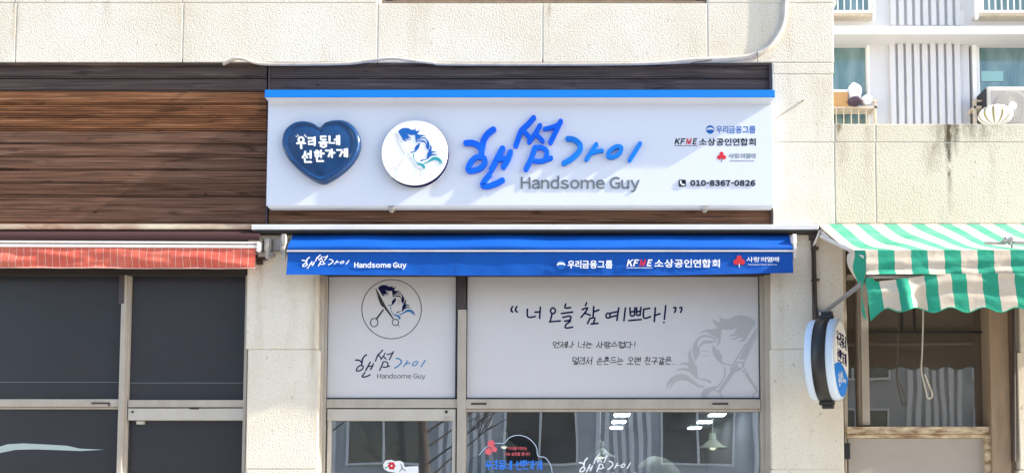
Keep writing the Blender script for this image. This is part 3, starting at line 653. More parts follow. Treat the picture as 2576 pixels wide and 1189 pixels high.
# round badge
c = P(*z1(1470, 645), D); r = 322 * kk * MPP(D)
mb = MB(); mb.lathe([(r * .99, 0), (r * .99, -.045), (r * .97, -.047)], c, 'y', 64, 1); mb.lathe([(r * .985, -.0465), (r * .97, -.05)], c, 'y', 64, 0); mb.lathe([(r * .97, -.05), (0.0001, -.05)], c, 'y', 64, 0, False); rb = mb.build('round_badge', [M['disc'], M['ink']], S)
dd = D - .0512
fa = lambda gx, gy: z1(1305 + (1185 - gx) * .433, 388 + (gy - 165) * .433)
mb = MB(); art(mb, fa, 'hair', dd, .0012, 0); art(mb, fa, 'wave', dd, .0018, 1); mb.build('hair_emblem', [M['midblue'], M['tealink']], rb)
def scissors(mb, f, d, wk, m=0, th=.0014):
    """f takes photo-zoom points of the window print"""
    mb.poly([f(*p) for p in [(552, 150), (560, 152), (600, 225), (640, 300), (655, 325), (720, 425), (712, 432), (640, 340), (620, 310), (590, 250)]], d, th, m)
    mb.poly([f(*p) for p in [(556, 160), (575, 215), (605, 275), (630, 310), (622, 325), (600, 300), (580, 250)]], d, th * 1.3, m)
    mb.poly([f(*p) for p in [(622, 338), (632, 345), (570, 432), (556, 425)]], d, th * 1.5, m)
    for cx_, cy_, rx, ry in ((541, 462, 34, 38), (735, 460, 29, 29)): mb.stroke([f(cx_ + rx * math.cos(t), cy_ + ry * math.sin(t)) for t in [2 * math.pi * k / 14 for k in range(14)]], wk, d, th * 1.7, m, closed=True, sub=2)
fs = lambda x, y: z1(1305 + (x - 575) * 1.233, 388 + (y - 118) * 1.233)
mb = MB()
for p in ([(553, 152), (640, 300), (722, 425)], [(556, 165), (590, 255), (628, 325)], [(628, 340), (565, 430)]): mb.stroke([fs(*q) for q in p], .9, dd, .001, sub=1)
for cx_, cy_, rx, ry in ((541, 462, 34, 38), (735, 460, 29, 29)): mb.stroke([fs(cx_ + rx * math.cos(t), cy_ + ry * math.sin(t)) for t in [2 * math.pi * k / 14 for k in range(14)]], .9, dd, .001, closed=True, sub=2)
mb.build('scissors_emblem', M['greyart'], rb)

# ------------------------------------------------------------------ window film posters
D = .115
T = thing('window_poster', 'white window film with round scissors logo, on the narrow pane over the door', 'window film', P(985, 1000, D))
mb = MB(); mb.pbox(823, 640, 1147, 1000, D, D + .008); mb.build('sheet', M['print'], T)
z6 = Z(3.6025, 800, 690); k6 = .9908 / 3.6025
mb = MB(); mb.stroke([z6(700 + 272 * math.cos(t), 340 + 270 * math.sin(t)) for t in [2 * math.pi * k / 40 for k in range(40)]], 1.9, D, .001, 3, closed=True, sub=2)
f6 = lambda gx, gy: z6(575 + (1185 - gx) * .351, 118 + (gy - 165) * .351)
art(mb, f6, 'hair', D, .001, 0); art(mb, f6, 'wave', D, .0014, 1); scissors(mb, z6, D, 2.0, 2); mb.stroke([z6(755, 480), z6(775, 505)], 1, D, .001, 2, sub=1)
for a_, b_ in (((752, 262), (778, 262)), ((752, 288), (778, 290))): mb.stroke([z6(*a_), z6(*b_)], 1, D, .001, 3, sub=1)
mb.build('scissors_logo', [M['ink'], M['blueink'], M['inkgrey'], M['inkgrey']], T)
f7 = lambda x, y: z6(360 + (x - 155) * .34, 705 + (y - 150) * .333)
mb = MB(); name_strokes(mb, f7, k6 * .34, D, .001, 0, 1, wk=.62); mb.build('korean_lettering', [M['ink'], M['skyink']], T)
text_parts('Handsome Guy', bx(z6, 567, 925, 1010, 985), D, .001, .004, 'english_word', M['greytxt2'], T)
T = thing('window_poster', 'wide white window film with handwritten Korean sentences and grey couple artwork', 'window film', P(1542, 1000, D))
mb = MB(); mb.pbox(1174, 640, 1910, 1000, D, D + .008); mb.build('sheet', M['print'], T)
z7 = Z(3.303, 1180, 690); k7 = .9908 / 3.303
HW = [[(402, 290), (390, 308), (394, 328)], [(388, 325), (402, 335)], [(438, 290), (426, 308), (430, 328)], [(426, 325), (440, 335)],
      [(525, 312), (530, 378), (592, 372)], [(588, 337), (634, 333)], [(634, 295), (628, 388)], ('o', [(740 + 20 * math.cos(t), 325 + 24 * math.sin(t)) for t in [2 * math.pi * k / 10 for k in range(10)]]), [(732, 350), (718, 412)], [(710, 418), (802, 410)],
      [(848, 268), (840, 300), (888, 298)], [(810, 348), (905, 336)], [(822, 380), (888, 370), (880, 402), (838, 412)], [(838, 412), (890, 408), (850, 440), (845, 468), (905, 462)],
      [(1022, 258), (1012, 282)], [(985, 315), (1032, 300), (1005, 345), (975, 380)], [(1008, 345), (1052, 362)], [(1082, 290), (1076, 380)], [(1078, 335), (1125, 318)], [(1050, 388), (1030, 432)], [(1050, 390), (1092, 384), (1078, 430)], [(1060, 436), (1118, 430)],
      ('o', [(1202 + 18 * math.cos(t), 366 + 20 * math.sin(t)) for t in [2 * math.pi * k / 10 for k in range(10)]]), [(1220, 345), (1280, 332)], [(1225, 378), (1275, 364)], [(1292, 300), (1276, 405)], [(1347, 302), (1335, 408)],
      [(1385, 300), (1392, 366), (1424, 362)], [(1387, 335), (1425, 330)], [(1426, 300), (1424, 362)], [(1442, 300), (1444, 362), (1472, 358)], [(1442, 332), (1474, 328)], [(1478, 295), (1470, 362)], [(1375, 407), (1480, 398)],
      [(1500, 312), (1552, 304)], [(1500, 314), (1502, 386), (1558, 374)], [(1598, 300), (1590, 415)], [(1592, 364), (1638, 350)], [(1686, 282), (1674, 395)], [(1668, 423), (1672, 424)],
      [(1752, 300), (1764, 298)], [(1768, 296), (1770, 315), (1760, 338)], [(1803, 300), (1815, 298)], [(1818, 296), (1820, 315), (1810, 338)]]
for nm, lo, hi in (('quote_mark', 0, 4), ('headline_word', 4, 7), ('headline_word', 7, 13), ('headline_word', 13, 20), ('headline_word', 20, len(HW) - 4), ('quote_mark', len(HW) - 4, len(HW))):
    mb = MB()
    for i, st in enumerate(HW[lo:hi]):
        cl = isinstance(st, tuple); mb.stroke([z7(*p) for p in (st[1] if cl else st)], 4.3, D, .001 + (i % 6) * .0001, closed=cl, sub=3)
    mb.build(nm, M['ink'], T)
for tx, xy, cw_, ch_, nm in (('언제나 너는 사랑스럽다!', (735, 582), 17.2, 16, 'second_line_word'), ('멀리서 손흔드는 오랜 친구같은..', (900, 712), 16.2, 19, 'third_line_word')):
    x0, y0 = z7(*xy)
    for wd_ in tx.split(' '): mb = MB(); x0 = write(mb, wd_, x0, y0, cw_, ch_, 2.0, D, adv=1.06) + cw_ * .55; mb.build(nm, M['inkgrey'], T)
z8 = Z(4.247, 1640, 760)
mb = MB(); art(mb, z8, 'hair', D, .0008); art(mb, z8, 'wave', D, .0011)
for i, p in enumerate([[(1206, 300), (1178, 400), (1120, 520), (1062, 652), (1004, 638), (1075, 490), (1150, 370)], [(1212, 360), (1130, 540), (1068, 672), (1060, 655), (1110, 540)], [(985, 666), (1064, 664), (1060, 718), (1012, 768), (960, 782), (805, 1000), (772, 985), (930, 745)], [(1072, 738), (1082, 748), (1050, 790), (1036, 776)], [(1070, 775), (1086, 775), (1190, 940), (1206, 990), (1192, 990), (1066, 810)], [(1070, 470), (1085, 470), (915, 760), (900, 752)]]):
    mb.poly([z8(*q) for q in p], D, .0013 + i * .0001)
ckr = lambda x, y, r, a0, a1, n=16: [z8(x + r * math.cos(a0 + (a1 - a0) * k / n), y + r * math.sin(a0 + (a1 - a0) * k / n)) for k in range(n + 1)]
mb.stroke(ckr(735, 1060, 84, math.pi, 2 * math.pi), 3.6, D, .0016, sub=1); mb.stroke(ckr(1215, 1050, 62, math.pi * .85, math.pi * 1.45, 8), 3.4, D, .0016, sub=1)
mb.poly(ckr(1012, 705, 26, 0, 2 * math.pi)[:-1], D, .0026, 1)
for a_, b_ in (((600, 560), (690, 560)), ((612, 610), (680, 612))): mb.stroke([z8(*a_), z8((a_[0] + b_[0]) / 2, a_[1] - 9), z8(*b_)], 1.6, D, .001, sub=3)
mb.build('couple_artwork', [M['greyart'], M['print']], T)

# ------------------------------------------------------------------ blue awning
A = thing('blue_awning', 'retracted royal blue awning over the middle shop, white lettering on its valance', 'awning', P(1360, 692, -.1))
bar_d, val_d = -.160, -.143
def zb(y, d): return PZ(y, d)
x0, x1 = PX(724, -.14, 640), PX(1994, -.14, 640)
prof = [(-.005, 588), (-.022, 589.5), (-.042, 593), (-.058, 597.5), (-.072, 602), (-.086, 605.5), (-.104, 609), (-.126, 613.5), (-.144, 619), (-.152, 624), (-.146, 627.5), (-.134, 630)]
nseg = 60; rows = []
for d, y in prof:
    rows.append([Vector((x0 + (x1 - x0) * i / nseg, d + .004 * math.sin(i * .55) * math.sin(i * .13 + 1), zb(y, d) + .003 * math.sin(i * .31))) for i in range(nseg + 1)])
mb = MB(); mb.grid(rows); mb.build('hood', M['bluefab'], A)
mb = MB(); mb.box(x0 - .004, x1 + .004, bar_d, -.13, zb(632, bar_d), zb(629, bar_d)); mb.build('front_bar', M['bar'], A, bevel=.002)
rows = []
for j in range(11):
    t = j / 10; row = []
    for i in range(nseg + 1):
        u = i / nseg; X = x0 + (x1 - x0) * u
        fl = .024 * (abs(u - .5) * 2) ** 2 * t ** 2 * (1 if u < .965 else .1) + .006 * t * t
        bow = 3.0 * math.sin(math.pi * u) * (1 if u < .5 else 1) - (4 if u > .75 else 0) * (u - .75) * 4
        y = 632 + (60 + bow - 2) * t; d = val_d - fl + (.003 * math.sin(i * .8 + 2 * t) + .0022 * math.sin(i * 1.9 - 3 * t)) * t
        row.append(Vector((X, d, PZ(y, d))))
    rows.append(row)
mb = MB(); mb.grid(rows); va = mb.build('valance', M['bluefab'], A)
for ii in (20, 39):
    mb = MB(); mb.grid([[r_[ii] + Vector((0, -.0012, 0)), r_[ii] + Vector((.004, -.0012, 0))] for r_ in rows]); mb.build('seam', M['seam'], va)
D = val_d - .012
z4 = Z(5.152, 620, 560); k4 = .9908 / 5.152
f4 = lambda x, y: z4(748 + (x - 155) * .327, 440 + (y - 150) * .265)
mb = MB(); name_strokes(mb, f4, k4 * .3, D, .0016, 0, 0, wk=.8); mb.build('korean_lettering', M['whiteink'], va)
text_parts('Handsome Guy', bx(z4, 1440, 540, 2122, 635), D, .0015, .03, 'english_word', M['whiteink'], va)
z5 = Z(3.68, 1380, 560)
mb = MB(); woori(mb, z5, 120, 368, 208, 452, D, 0, 1, .0015); text_mb('우리금융그룹', bx(z5, 225, 370, 645, 446), D, .0015, .022, m=1, mb=mb); mb.build('finance_logo', [M['midblue'], M['whiteink']], va)
mb = MB(); kfme(z5, (776, 893, 958, 1018, 1648), (362, 425), D, 0, 1, mb, 440, .035); mb.build('federation_logo', [M['whiteink'], M['red']], va)
mb = MB(); berry(mb, z5, 1775, 322, 1882, 432, D, 0, 1, .0015); text_mb('사랑의열매', bx(z5, 1895, 338, 2200, 385), D, .0015, .012, m=1, mb=mb); text_mb('Community Chest of Korea', bx(z5, 1910, 402, 2180, 420), D, .0015, .01, m=1, mb=mb); mb.build('charity_logo', [M['red'], M['whiteink']], va)
for xx, s_ in ((712, 1), (1998, 0)):
    mb = MB(); mb.pbox(xx - 7, 592, xx + 5, 636, -.12, 0); mb.pbox(xx - 4, 588, xx + 6, 612, -.135, -.11); mb.pbox(xx - 2, 612, xx + 5, 650, -.14, -.115); mb.lathe([(0, -.145), (.018, -.145), (.018, -.12)], (PX(xx + 1, -.13), 0, PZ(626, -.13)), 'y', 14); mb.build('end_bracket', M['bar'] if not s_ else M['bracket'], A, bevel=.003)

# ------------------------------------------------------------------ red awning
A = thing('red_awning', 'faded red pinstriped awning rolled up over the dark filmed windows', 'awning', P(200, 676, -.1))
xa, xb = PX(-1400, -.12, 640), PX(646, -.12, 640)
rows = []; n = 70
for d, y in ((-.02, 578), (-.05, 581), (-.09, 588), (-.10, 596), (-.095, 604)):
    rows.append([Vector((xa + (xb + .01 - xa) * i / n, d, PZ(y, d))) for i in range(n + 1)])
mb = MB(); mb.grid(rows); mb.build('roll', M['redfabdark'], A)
mb = MB()
for k, (ya, yb, dd) in enumerate(((603, 608, -.12), (611.5, 619, -.128))):
    tl = 4.5
    v = []
    for X, yy in ((xa, -2 * tl * .5), (xb, tl)):
        for d in (dd, dd + .03): v += [(X, d, PZ(yb + yy, dd)), (X, d, PZ(ya + yy, dd))]
    mb.add(v, [(0, 1, 3, 2), (4, 6, 7, 5), (0, 4, 5, 1), (2, 3, 7, 6), (0, 2, 6, 4), (1, 5, 7, 3)])
mb.pbox(645, 607, 651, 632, -.13, -.08)
mb.build('front_bar', M['bar'], A, bevel=.003)
pitch = 18.45 * MPP(-.115); cols = []; X = xb - .01; k = 0
while X > xa:
    cols += [X, X - pitch * .45, X - pitch * .93]; X -= pitch
cols = cols[::-1]; nr = 14; rows = []
rs = random.Random(3); ph = [rs.uniform(0, 6.28) for _ in range(12)]
def wr(x, t):
    q = 0
    for i in range(6): q += math.sin(x * (3.1 + i * 2.7) + t * (5 + i * 3) * (1 if i % 2 else -1) + ph[i]) / (1 + i * .5)
    return q
for j in range(nr + 1):
    t = j / nr; row = []
    for x in cols:
        u = (x - xa) / (xb - xa); yy = 618 + 4.5 * u - 2 + (52 + 2.5 * u) * t
        d = -.118 - 1.35 * (.0045 * wr(x, t) + .004 * math.sin(x * 31 + t * 9 + 2 * math.sin(x * 5)) + .005 * math.sin(x * 11 - t * 7)) * (t ** .7) * (1 - .4 * t) - .010 * math.sin(math.pi * t); row.append(Vector((x, d, PZ(yy, -.12))))
    rows.append(row)
mb = MB(); mb.grid(rows, lambda i, j: 1 if j % 3 == 2 or i == nr - 1 and False else (0)); vr = mb.build('valance', [M['redfab'], M['pinkline']], A)
mb = MB(); mb.tube([Vector((p.x, p.y - .002, p.z)) for p in rows[-1][::2]], .0045, n=6); mb.build('hem', M['pinkline'], A)
mb = MB(); mb.pbox(664, 598, 680, 645, -.06, 0); mb.pbox(668, 602, 676, 650, -.075, -.06); mb.pbox(654, 602, 660, 632, -.05, 0); mb.pbox(648, 634, 686, 644, -.05, 0); mb.pbox(690, 598, 706, 632, -.03, 0); mb.build('end_bracket', M['bracket'], A, bevel=.003)
mb = MB(); mb.pbox(640, 640, 670, 652, -.03, .01); mb.pbox(644, 654, 660, 664, -.02, .01); mb.tube([P(640, 635, -.07), P(690, 630, -.05), P(725, 632, -.05)], .004); mb.build('gear_bracket', M['brownpipe'], A, bevel=.003)

# ------------------------------------------------------------------ green striped awning
A = thing('striped_awning', 'green and cream striped canvas awning with scalloped torn edge, pulled out on steel arms', 'awning', (2.6, -.6, 2.5))
fd = -1.2; XL_, XR_ = 1.80, 5.0; ST = .1085
zw, zf = PZ(565), PZ(629, fd)
edges = [XL_, 1.881]
while edges[-1] < XR_: edges.append(edges[-1] + ST)
cols = []; cm = []
for i, (a, b) in enumerate(zip(edges, edges[1:])):
    for k in range(4): cols.append(a + (b - a) * k / 4); cm.append(1 if i % 2 else 0)
cols.append(edges[-1])
def slope(x, t):
    e = max(0, 1 - (x - XL_) / .35)
    y = -.01 + (fd + .01) * t; z = zw + (zf - zw) * t - .035 * math.sin(math.pi * t) + .012 * math.sin(x * 7 + t * 6) * math.sin(math.pi * t) + .02 * max(0, .12 - t) - .02 * e * math.sin(math.pi * t)
    return Vector((x, y, z))
mb = MB(); nt_ = 24; mb.grid([[slope(x, j / nt_) for x in cols] for j in range(nt_ + 1)], lambda i, j: cm[j]); mb.build('canopy', [M['creamfab'], M['sunlitgreen']], A)
mb = MB(); mb.grid([[slope(x, j / nt_) - Vector((0, 0, .006)) for x in cols] for j in range(nt_ + 1)]); mb.build('shade_layer', M['shade_layer'], A)
zc = PZ(692, fd)
def front(x, t):
    q = math.sin(x * 9 + t * 5) * .006 + math.sin(x * 23 - t * 9) * .003 + .010 * math.sin(t * 13 + x * 2.2)
    return q
rows = [[Vector((x, fd - .006 - .012 * t + front(x, t) * t, zf + (zc - zf) * t)) for x in cols] for t in [k / 8 for k in range(9)]]
mb = MB(); mb.grid(rows, lambda i, j: cm[j]); up_rows = rows
e2 = [(1.795, 1), (1.885, 0), (1.99, 1), (2.07, 0)]
k = 2
for i, x in enumerate(edges):
    if i >= 3: e2.append((x + .006 + .071 * math.exp(-(x - 2.098) / .22), 1 if i % 2 else 0))
cols2, cm2 = [], []
for (a, ca), (b, _) in zip(e2, e2[1:]):
    for k in range(4): cols2.append(a + (b - a) * k / 4); cm2.append(ca)
cols2.append(e2[-1][0]); rows = []
for k in range(19):
    t = k / 18; row = []
    for x in cols2:
        tear = max(0, 1 - (x - XL_) / .40); zt = zc + .006 - (.056 * tear ** .6 if tear > 0 else 0) * (1 if x > XL_ + .06 else .5)
        yb_ = 774 + 6.5 - 6.5 * math.cos((x - 2.10) / ST * math.pi) + 20 * max(0, 1 - (x - XL_) / .11); zbm = PZ(yb_, fd)
        fold = .045 * math.exp(-((x - 2.03) / .045) ** 2) * (.3 + t) - .02 * math.exp(-((x - 2.13) / .04) ** 2) * t
        cr = math.exp(-2.6 * t); nz = .012 * math.sin(t * 7 + 1.5 * math.sin(x * 3.1) + x) * cr + .006 * math.sin(t * 15 + 2 * math.sin(x * 5.7) - x * 3) * math.exp(-1.5 * t) + .003 * math.sin(x * 17 + t * 4) * t
        row.append(Vector((x + .026 * t, fd - .020 + nz - fold, zt + (zbm - zt) * t)))
    rows.append(row)
mb.grid(rows, lambda i, j: cm2[j]); mb.build('valance', [M['creamfab'], M['greenfab']], A)
lb = MB(); lb.grid([[p + Vector((0, .005, .001)) for p in r_] for r_ in rows]); lb.grid([[p + Vector((0, .006, 0)) for p in r_] for r_ in up_rows]); lb.build('valance_shade_layer', M['shade_layer'], A)
mb = MB(); mb.tube([Vector((p.x, p.y - .002, p.z)) for p in rows[-1]], .0035, n=6); mb.build('hem', M['greenfab'], A)
# side flap
rows = []; nb = 14; BT = [(0, 640), (.2, 672), (.35, 690), (.45, 705), (.6, 722), (.75, 750), (.9, 790), (1, 800)]
def lerp(T, s_):
    for (a, va_), (b, vb_) in zip(T, T[1:]):
        if s_ <= b: return va_ + (vb_ - va_) * (s_ - a) / (b - a)
    return T[-1][1]
for j in range(11):
    t = j / 10; row = []
    for i in range(nb + 1):
        s_ = i / nb; d = -.80 + (fd - .012 + .80) * s_; top = slope(XL_, (d + .01) / (fd + .01)).z if s_ < 1 else zf
        bot = PZ(lerp(BT, s_), d) + .015 * math.sin(s_ * 11); x = XL_ - .004 + .022 * math.sin(s_ * 9 + t * 3) * t + .012 * math.sin(t * 8) * s_
        row.append(Vector((x, d, top + (bot - top) * t)))
    rows.append(row)
mb = MB(); mb.grid(rows, lambda i, j: 0 if j < 6 else 1); mb.build('side_flap', [M['creamfab'], M['greenfab']], A)
mb = MB(); mb.tube([(XL_ + .01, fd + .01, PZ(694, fd)), (XR_, fd + .01, PZ(692, fd))], .015); mb.build('front_bar', M['steel'], A)
mb = MB(); mb.tube([P(2062, 592, -.02), (XL_ + .02, fd + .05, zf - .03)], .018); mb.tube([P(2064, 580, -.03), (XL_ + .02, -.5, slope(XL_, .42).z - .03)], .010); mb.build('top_arm', M['bar'], A)
mb = MB(); mb.tube([P(2072, 786, -.03), (XL_ + .03, fd + .06, PZ(697, fd))], .017); mb.lathe([(0, -.04), (.03, -.04), (.03, .04), (0, .04)], P(2072, 788, -.03), 'x', 12); mb.build('lower_arm', M['steel'], A)
mb = MB(); mb.tube([P(2046, 620, -.02), P(2052, 605, -.05), P(2060, 585, -.08), P(2076, 570, -.06)], .009); mb.build('arm_hook', M['bar'], A)
mb = MB(); zt = slope(2.9, .92).z
mb.tube([P(2478, 610, -1.05), P(2530, 611, -1.05)], .011); mb.tube([P(2526, 604, -1.05), P(2555, 609, -1.05), P(2660, 612, -1.05)], .012); mb.tube([P(2528, 596, -1.05), P(2542, 614, -1.05)], .012); mb.tube([P(2522, 608, -1.05), P(2545, 600, -1.05)], .016); mb.tube([P(2545, 614, -1.05), P(2546, 622, -1.05)], .008)
mb.build('folding_crank', M['steel'], A)
# pull cord
c = MB(); pts = [P(2322, 700, -.1), P(2322, 800, -.1), P(2320, 880, -.1), P(2318, 930, -.1), P(2324, 960, -.1), P(2330, 985, -.1), P(2334, 1000, -.1), P(2342, 1000, -.1), P(2345, 990, -.1), P(2338, 970, -.1), P(2326, 940, -.1)]
c.tube(catmull(pts, 4), .006); tag(c.build('pull_cord', M['cordmat'], loc=P(2338, 1000, -.1)), 'cream looped pull cord hanging under the striped awning', 'cord')

# ------------------------------------------------------------------ round projecting sign
ctr = P(2079, 905, -.33); T = thing('round_sign', 'round double faced projecting sign with black band and blue and white face', 'sign', ctr)
T.rotation_euler = (0, 0, R(-26)); r = .31
def tl(p): return Vector(p) + ctr
mb = MB(); mb.lathe([(r * .99, -.05), (r * 1.01, -.048), (r * 1.01, .048), (r * .99, .05)], ctr, 'x', 48); mb.build('band', M['black'], T)
mb = MB()
for s_ in (-1, 1): mb.lathe([(r * .985, s_ * .05), (r * .985, s_ * .09), (r * .96, s_ * .104), (r * .90, s_ * .108), (.0001, s_ * .109)], ctr, 'x', 48)
mb.build('acrylic_face', M['acry'], T)
xf = .1095
cv = lambda p: Vector((p[0], 0, p[1]))
def face_flip(mb):  # drawn in (u,v), moved on to the +x face
    for i, v in enumerate(mb.v): mb.v[i] = ctr + Vector((xf - v.y, v.x, v.z))
mb = MB(); mb.poly([(.28 * math.cos(t), .28 * math.sin(t)) for t in [2 * math.pi * k / 40 for k in range(40)]], 0, .0015, 0, conv=cv)
low = [(.28 * math.cos(t), .28 * math.sin(t)) for t in [math.pi * 1.08 + math.pi * .78 * k / 24 for k in range(25)]] + [(.16, -.075), (.06, -.045), (-.06, -.03), (-.18, -.045)]
mb.poly(low, 0, .0025, 1, conv=cv); face_flip(mb); mb.build('printed_disc', [M['white'], M['cap']], T)
mb = MB()
cvf = lambda p: Vector((p[0], 0, -p[1]))
write(mb, '우리동네', -.19, -.19, .088, .1, .0125, 0, .0035, 0, 0, 1.08, 0, cvf, .02); write(mb, '선한가게', -.17, -.06, .082, .09, .0115, 0, .0035, 0, 0, 1.08, 0, cvf, .02)
face_flip(mb); mb.build('lettering', M['ink'], T); mb = MB()
fn = lambda x, y: (-.15 + (x - 155) * .000155, .09 + (y - 150) * .000155)
name_strokes(mb, fn, .000155, 0, .0045, 1, 1, conv=cvf, wk=1.0); face_flip(mb); mb.build('lettering', [M['ink'], M['whiteink']], T)
for s_ in (1, -1):
    mb = MB(); mb.box(ctr.x - .055, ctr.x + .055, ctr.y - .03, ctr.y + .03, *(sorted((ctr.z + s_ * r, ctr.z + s_ * (r + .028))))); mb.box(ctr.x - .035, ctr.x + .05, ctr.y - .025, ctr.y + .025, *(sorted((ctr.z + s_ * (r + .028), ctr.z + s_ * (r + .055)))))
    mb.build('clamp', M['black'], T, bevel=.006)
for s_ in (.1, -.16): mb = MB(); mb.box(ctr.x - .02, ctr.x + .02, ctr.y + .285, ctr.y + .46, ctr.z + s_ - .02, ctr.z + s_ + .02); mb.build('wall_arm', M['black'], T, bevel=.003)

# ------------------------------------------------------------------ cables, pipes
mb = MB(); pts = [P(1975, -260, -.006), P(1975, -60, -.006), P(1974, 20, -.006), P(1968, 65, -.006), P(1950, 100, -.006), P(1925, 126, -.006), P(1890, 142, -.006), P(1840, 149, -.006), P(1790, 151, -.006), P(1740, 153, -.006), P(1690, 157, -.006), P(1640, 160, -.01)]
pts = catmull(pts, 5); mb.tube(pts, .022, rs=[.022 if i < len(pts) - 12 else .022 - .0011 * (i - len(pts) + 12) for i in range(len(pts))], n=12)
T = thing('conduit', 'dirty white conduit bending down the stone to the plank top', 'pipe', P(1790, 151, -.03)); mb.build('pipe', M['cable'], T)
for q_ in ([P(1905, 130, -.03), P(1907, 157, -.03)], [P(1790, 151, -.03), P(1736, 160, -.028)]): mb = MB(); mb.tube(q_, .0035); mb.build('cable_tie', M['brownpipe'], T)
mb = MB(); pts = [P(562, 162, .004), P(580, 153, -.02), P(592, 148, -.03), P(612, 149, -.03), P(640, 158, -.01), P(680, 162, .004), P(780, 162, .004), P(880, 160, 0), P(940, 152, -.02), P(985, 148, -.03), P(1030, 152, -.025), P(1090, 159, 0), P(1140, 162, .004), P(1500, 162, .004), P(1650, 160, 0)]
mb.tube(catmull(pts, 5), .012, n=8); tag(mb.build('cable', M['cable'], loc=P(985, 150, -.03)), 'thin whitish cable lying in humps along the top of the planks', 'cable')
mb = MB(); mb.tube(catmull([P(2021, 253, -.02), P(1990, 272, -.01), P(1955, 297, -.015), P(1949, 305, -.02), P(1951, 330, -.01), P(1948, 365, -.01), P(1946, 390, -.01)], 4), .002, n=6); mb.tube([P(2019, 254, 0), P(2021, 253, -.03)], .006, n=6)
tag(mb.build('wire', M['tanwire'], loc=P(1950, 300, -.02)), 'thin loose wire from a nail to the right end of the sign', 'wire')
T = thing('downpipe', 'thin dark brown pipe on the pillar above the round sign', 'pipe', P(2054, 800, -.03))
mb = MB(); mb.tube([P(2049, 585, -.02), P(2048, 640, -.02), P(2053, 800, -.02), P(2054, 830, -.02)], .014); mb.tube([P(2040, 585, -.03), P(2043, 640, -.03), P(2046, 830, -.02)], .006); mb.build('pipe', M['brownpipe'], T)
for q_ in ((2038, 575, 2058, 600, -.05, 0), (2043, 620, 2060, 626, -.045, 0), (2043, 700, 2062, 704, -.04, 0)): mb = MB(); mb.pbox(*q_); mb.build('pipe_clip', M['brownpipe'], T)
mb = MB(); mb.tube([P(2549, 600, .01), P(2551, 1160, .01)], .014); tag(mb.build('drain_pipe', M['brownpipe'], loc=P(2551, 1160, .01)), 'dark brown vertical pipe beside the right shop window jamb', 'pipe')

# ------------------------------------------------------------------ stickers and lamps behind or on the glass
D = .112
mb = MB(); pts = [(-60, 1150), (-20, 1128), (20, 1116), (60, 1114), (120, 1117), (170, 1120), (200, 1127), (262, 1130), (200, 1133), (150, 1131), (90, 1129), (40, 1130), (0, 1138), (-40, 1160)]
mb.poly(pts, .098, .002); tag(mb.build('pane_swoosh', M['acry'] if False else mat('pale_green_swoosh', (.42, .50, .47), .5), loc=P(60, 1130, .1)), 'pale green curved swoosh on the dark lower left pane', 'sticker')  # pale curved band set just in front of the pane
za = Z(4.293, 800, 1000)
T = thing('flower_sticker', 'white cut-out sticker with a red flower on the door glass', 'sticker', P(990, 1189, D))
mb = MB(); mb.poly([za(*p) for p in [(740, 770), (770, 720), (830, 712), (870, 728), (930, 722), (965, 745), (975, 790), (1030, 785), (1125, 780), (1128, 900), (880, 900), (865, 850), (790, 838), (750, 810)]], D, .001); mb.build('backing', M['whiteink'], T)
mb = MB()
for a_ in range(6): t = a_ * 1.047; mb.poly([za(835 + 26 * math.cos(t) + 17 * math.cos(q), 778 + 28 * math.sin(t) + 17 * math.sin(q)) for q in [2 * math.pi * k / 9 for k in range(9)]], D - .001, .0006 + a_ * .0001)
mb.build('petals', M['red'], T)
mb = MB(); mb.stroke([za(*p) for p in [(935, 760), (950, 800), (920, 840)]], 2, D - .001, .001); mb.stroke([za(*p) for p in [(940, 800), (985, 830)]], 2, D - .001, .001); mb.stroke([za(765, 800), za(785, 795)], 3, D - .001, .001, 1, sub=1); mb.stroke([za(790, 745), za(810, 755)], 2, D - .001, .001, 1, sub=1); mb.build('ink_lines', [M['greytxt'], M['greenfab']], T)
D = .124
T = thing('acrylic_plate', 'clear cloud shaped acrylic plate with red flowers and blue Korean writing on the window glass', 'sign', P(1300, 1260, D))
mb = MB(); ol = [(1620, 900), (1700, 700), (1790, 660), (1860, 580), (1960, 535), (2060, 530), (2120, 470), (2220, 445), (2330, 480), (2410, 570), (2430, 670), (2510, 690), (2570, 780), (2590, 900)]
mb.poly([za(p.x, p.y) for p in catmull(ol, 3)], D, .005); mb.build('plate', M['acrylic'], T)
mb = MB(); mb.stroke([za(*p) for p in ol[2:]], 1.6, D - .005, .002); mb.build('plate_edge', M['acry'], T)
mb = MB()
for cx_, cy_, r_ in ((1920, 540, 42), (1890, 622, 38), (1955, 600, 30)):
    for a_ in range(5): t = a_ * 1.257 + cx_; mb.poly([za(cx_ + r_ * .5 * math.cos(t) + r_ * .55 * math.cos(q), cy_ + r_ * .5 * math.sin(t) + r_ * .55 * math.sin(q)) for q in [2 * math.pi * k / 10 for k in range(10)]], D - .006, .0008 + a_ * .0001)
text_mb('가치를 더하는', bx(za, 2100, 570, 2310, 608), D - .006, .001, .012, mb=mb); text_mb('나눔 실천을 합니다', bx(za, 2062, 630, 2345, 668), D - .006, .001, .012, mb=mb); mb.build('red_print', M['pink'], T)
mb = MB(); x0, y0 = za(1855, 722); write(mb, '우리동네 선한가게', x0, y0, 16.2, 22, 3.0, D - .006, .001, 0, 0, 1.03); mb.build('blue_lettering', M['brightblue'], T)
zg = Z(4.155, 1340, 1000)
D = .128
mb = MB(); fg = lambda x, y: zg(535 + (x - 155) * .287, 625 + (y - 150) * .32); name_strokes(mb, fg, .287 * .9908 / 4.155, D, .001, 0, 0, wk=.9)
text_mb('Handsome Guy', bx(zg, 745, 822, 1230, 880), D, .001, .02, mb=mb); tag(mb.build('window_lettering', M['whiteink'], loc=P(1540, 1189, D)), 'white vinyl shop name on the lower window glass', 'lettering')
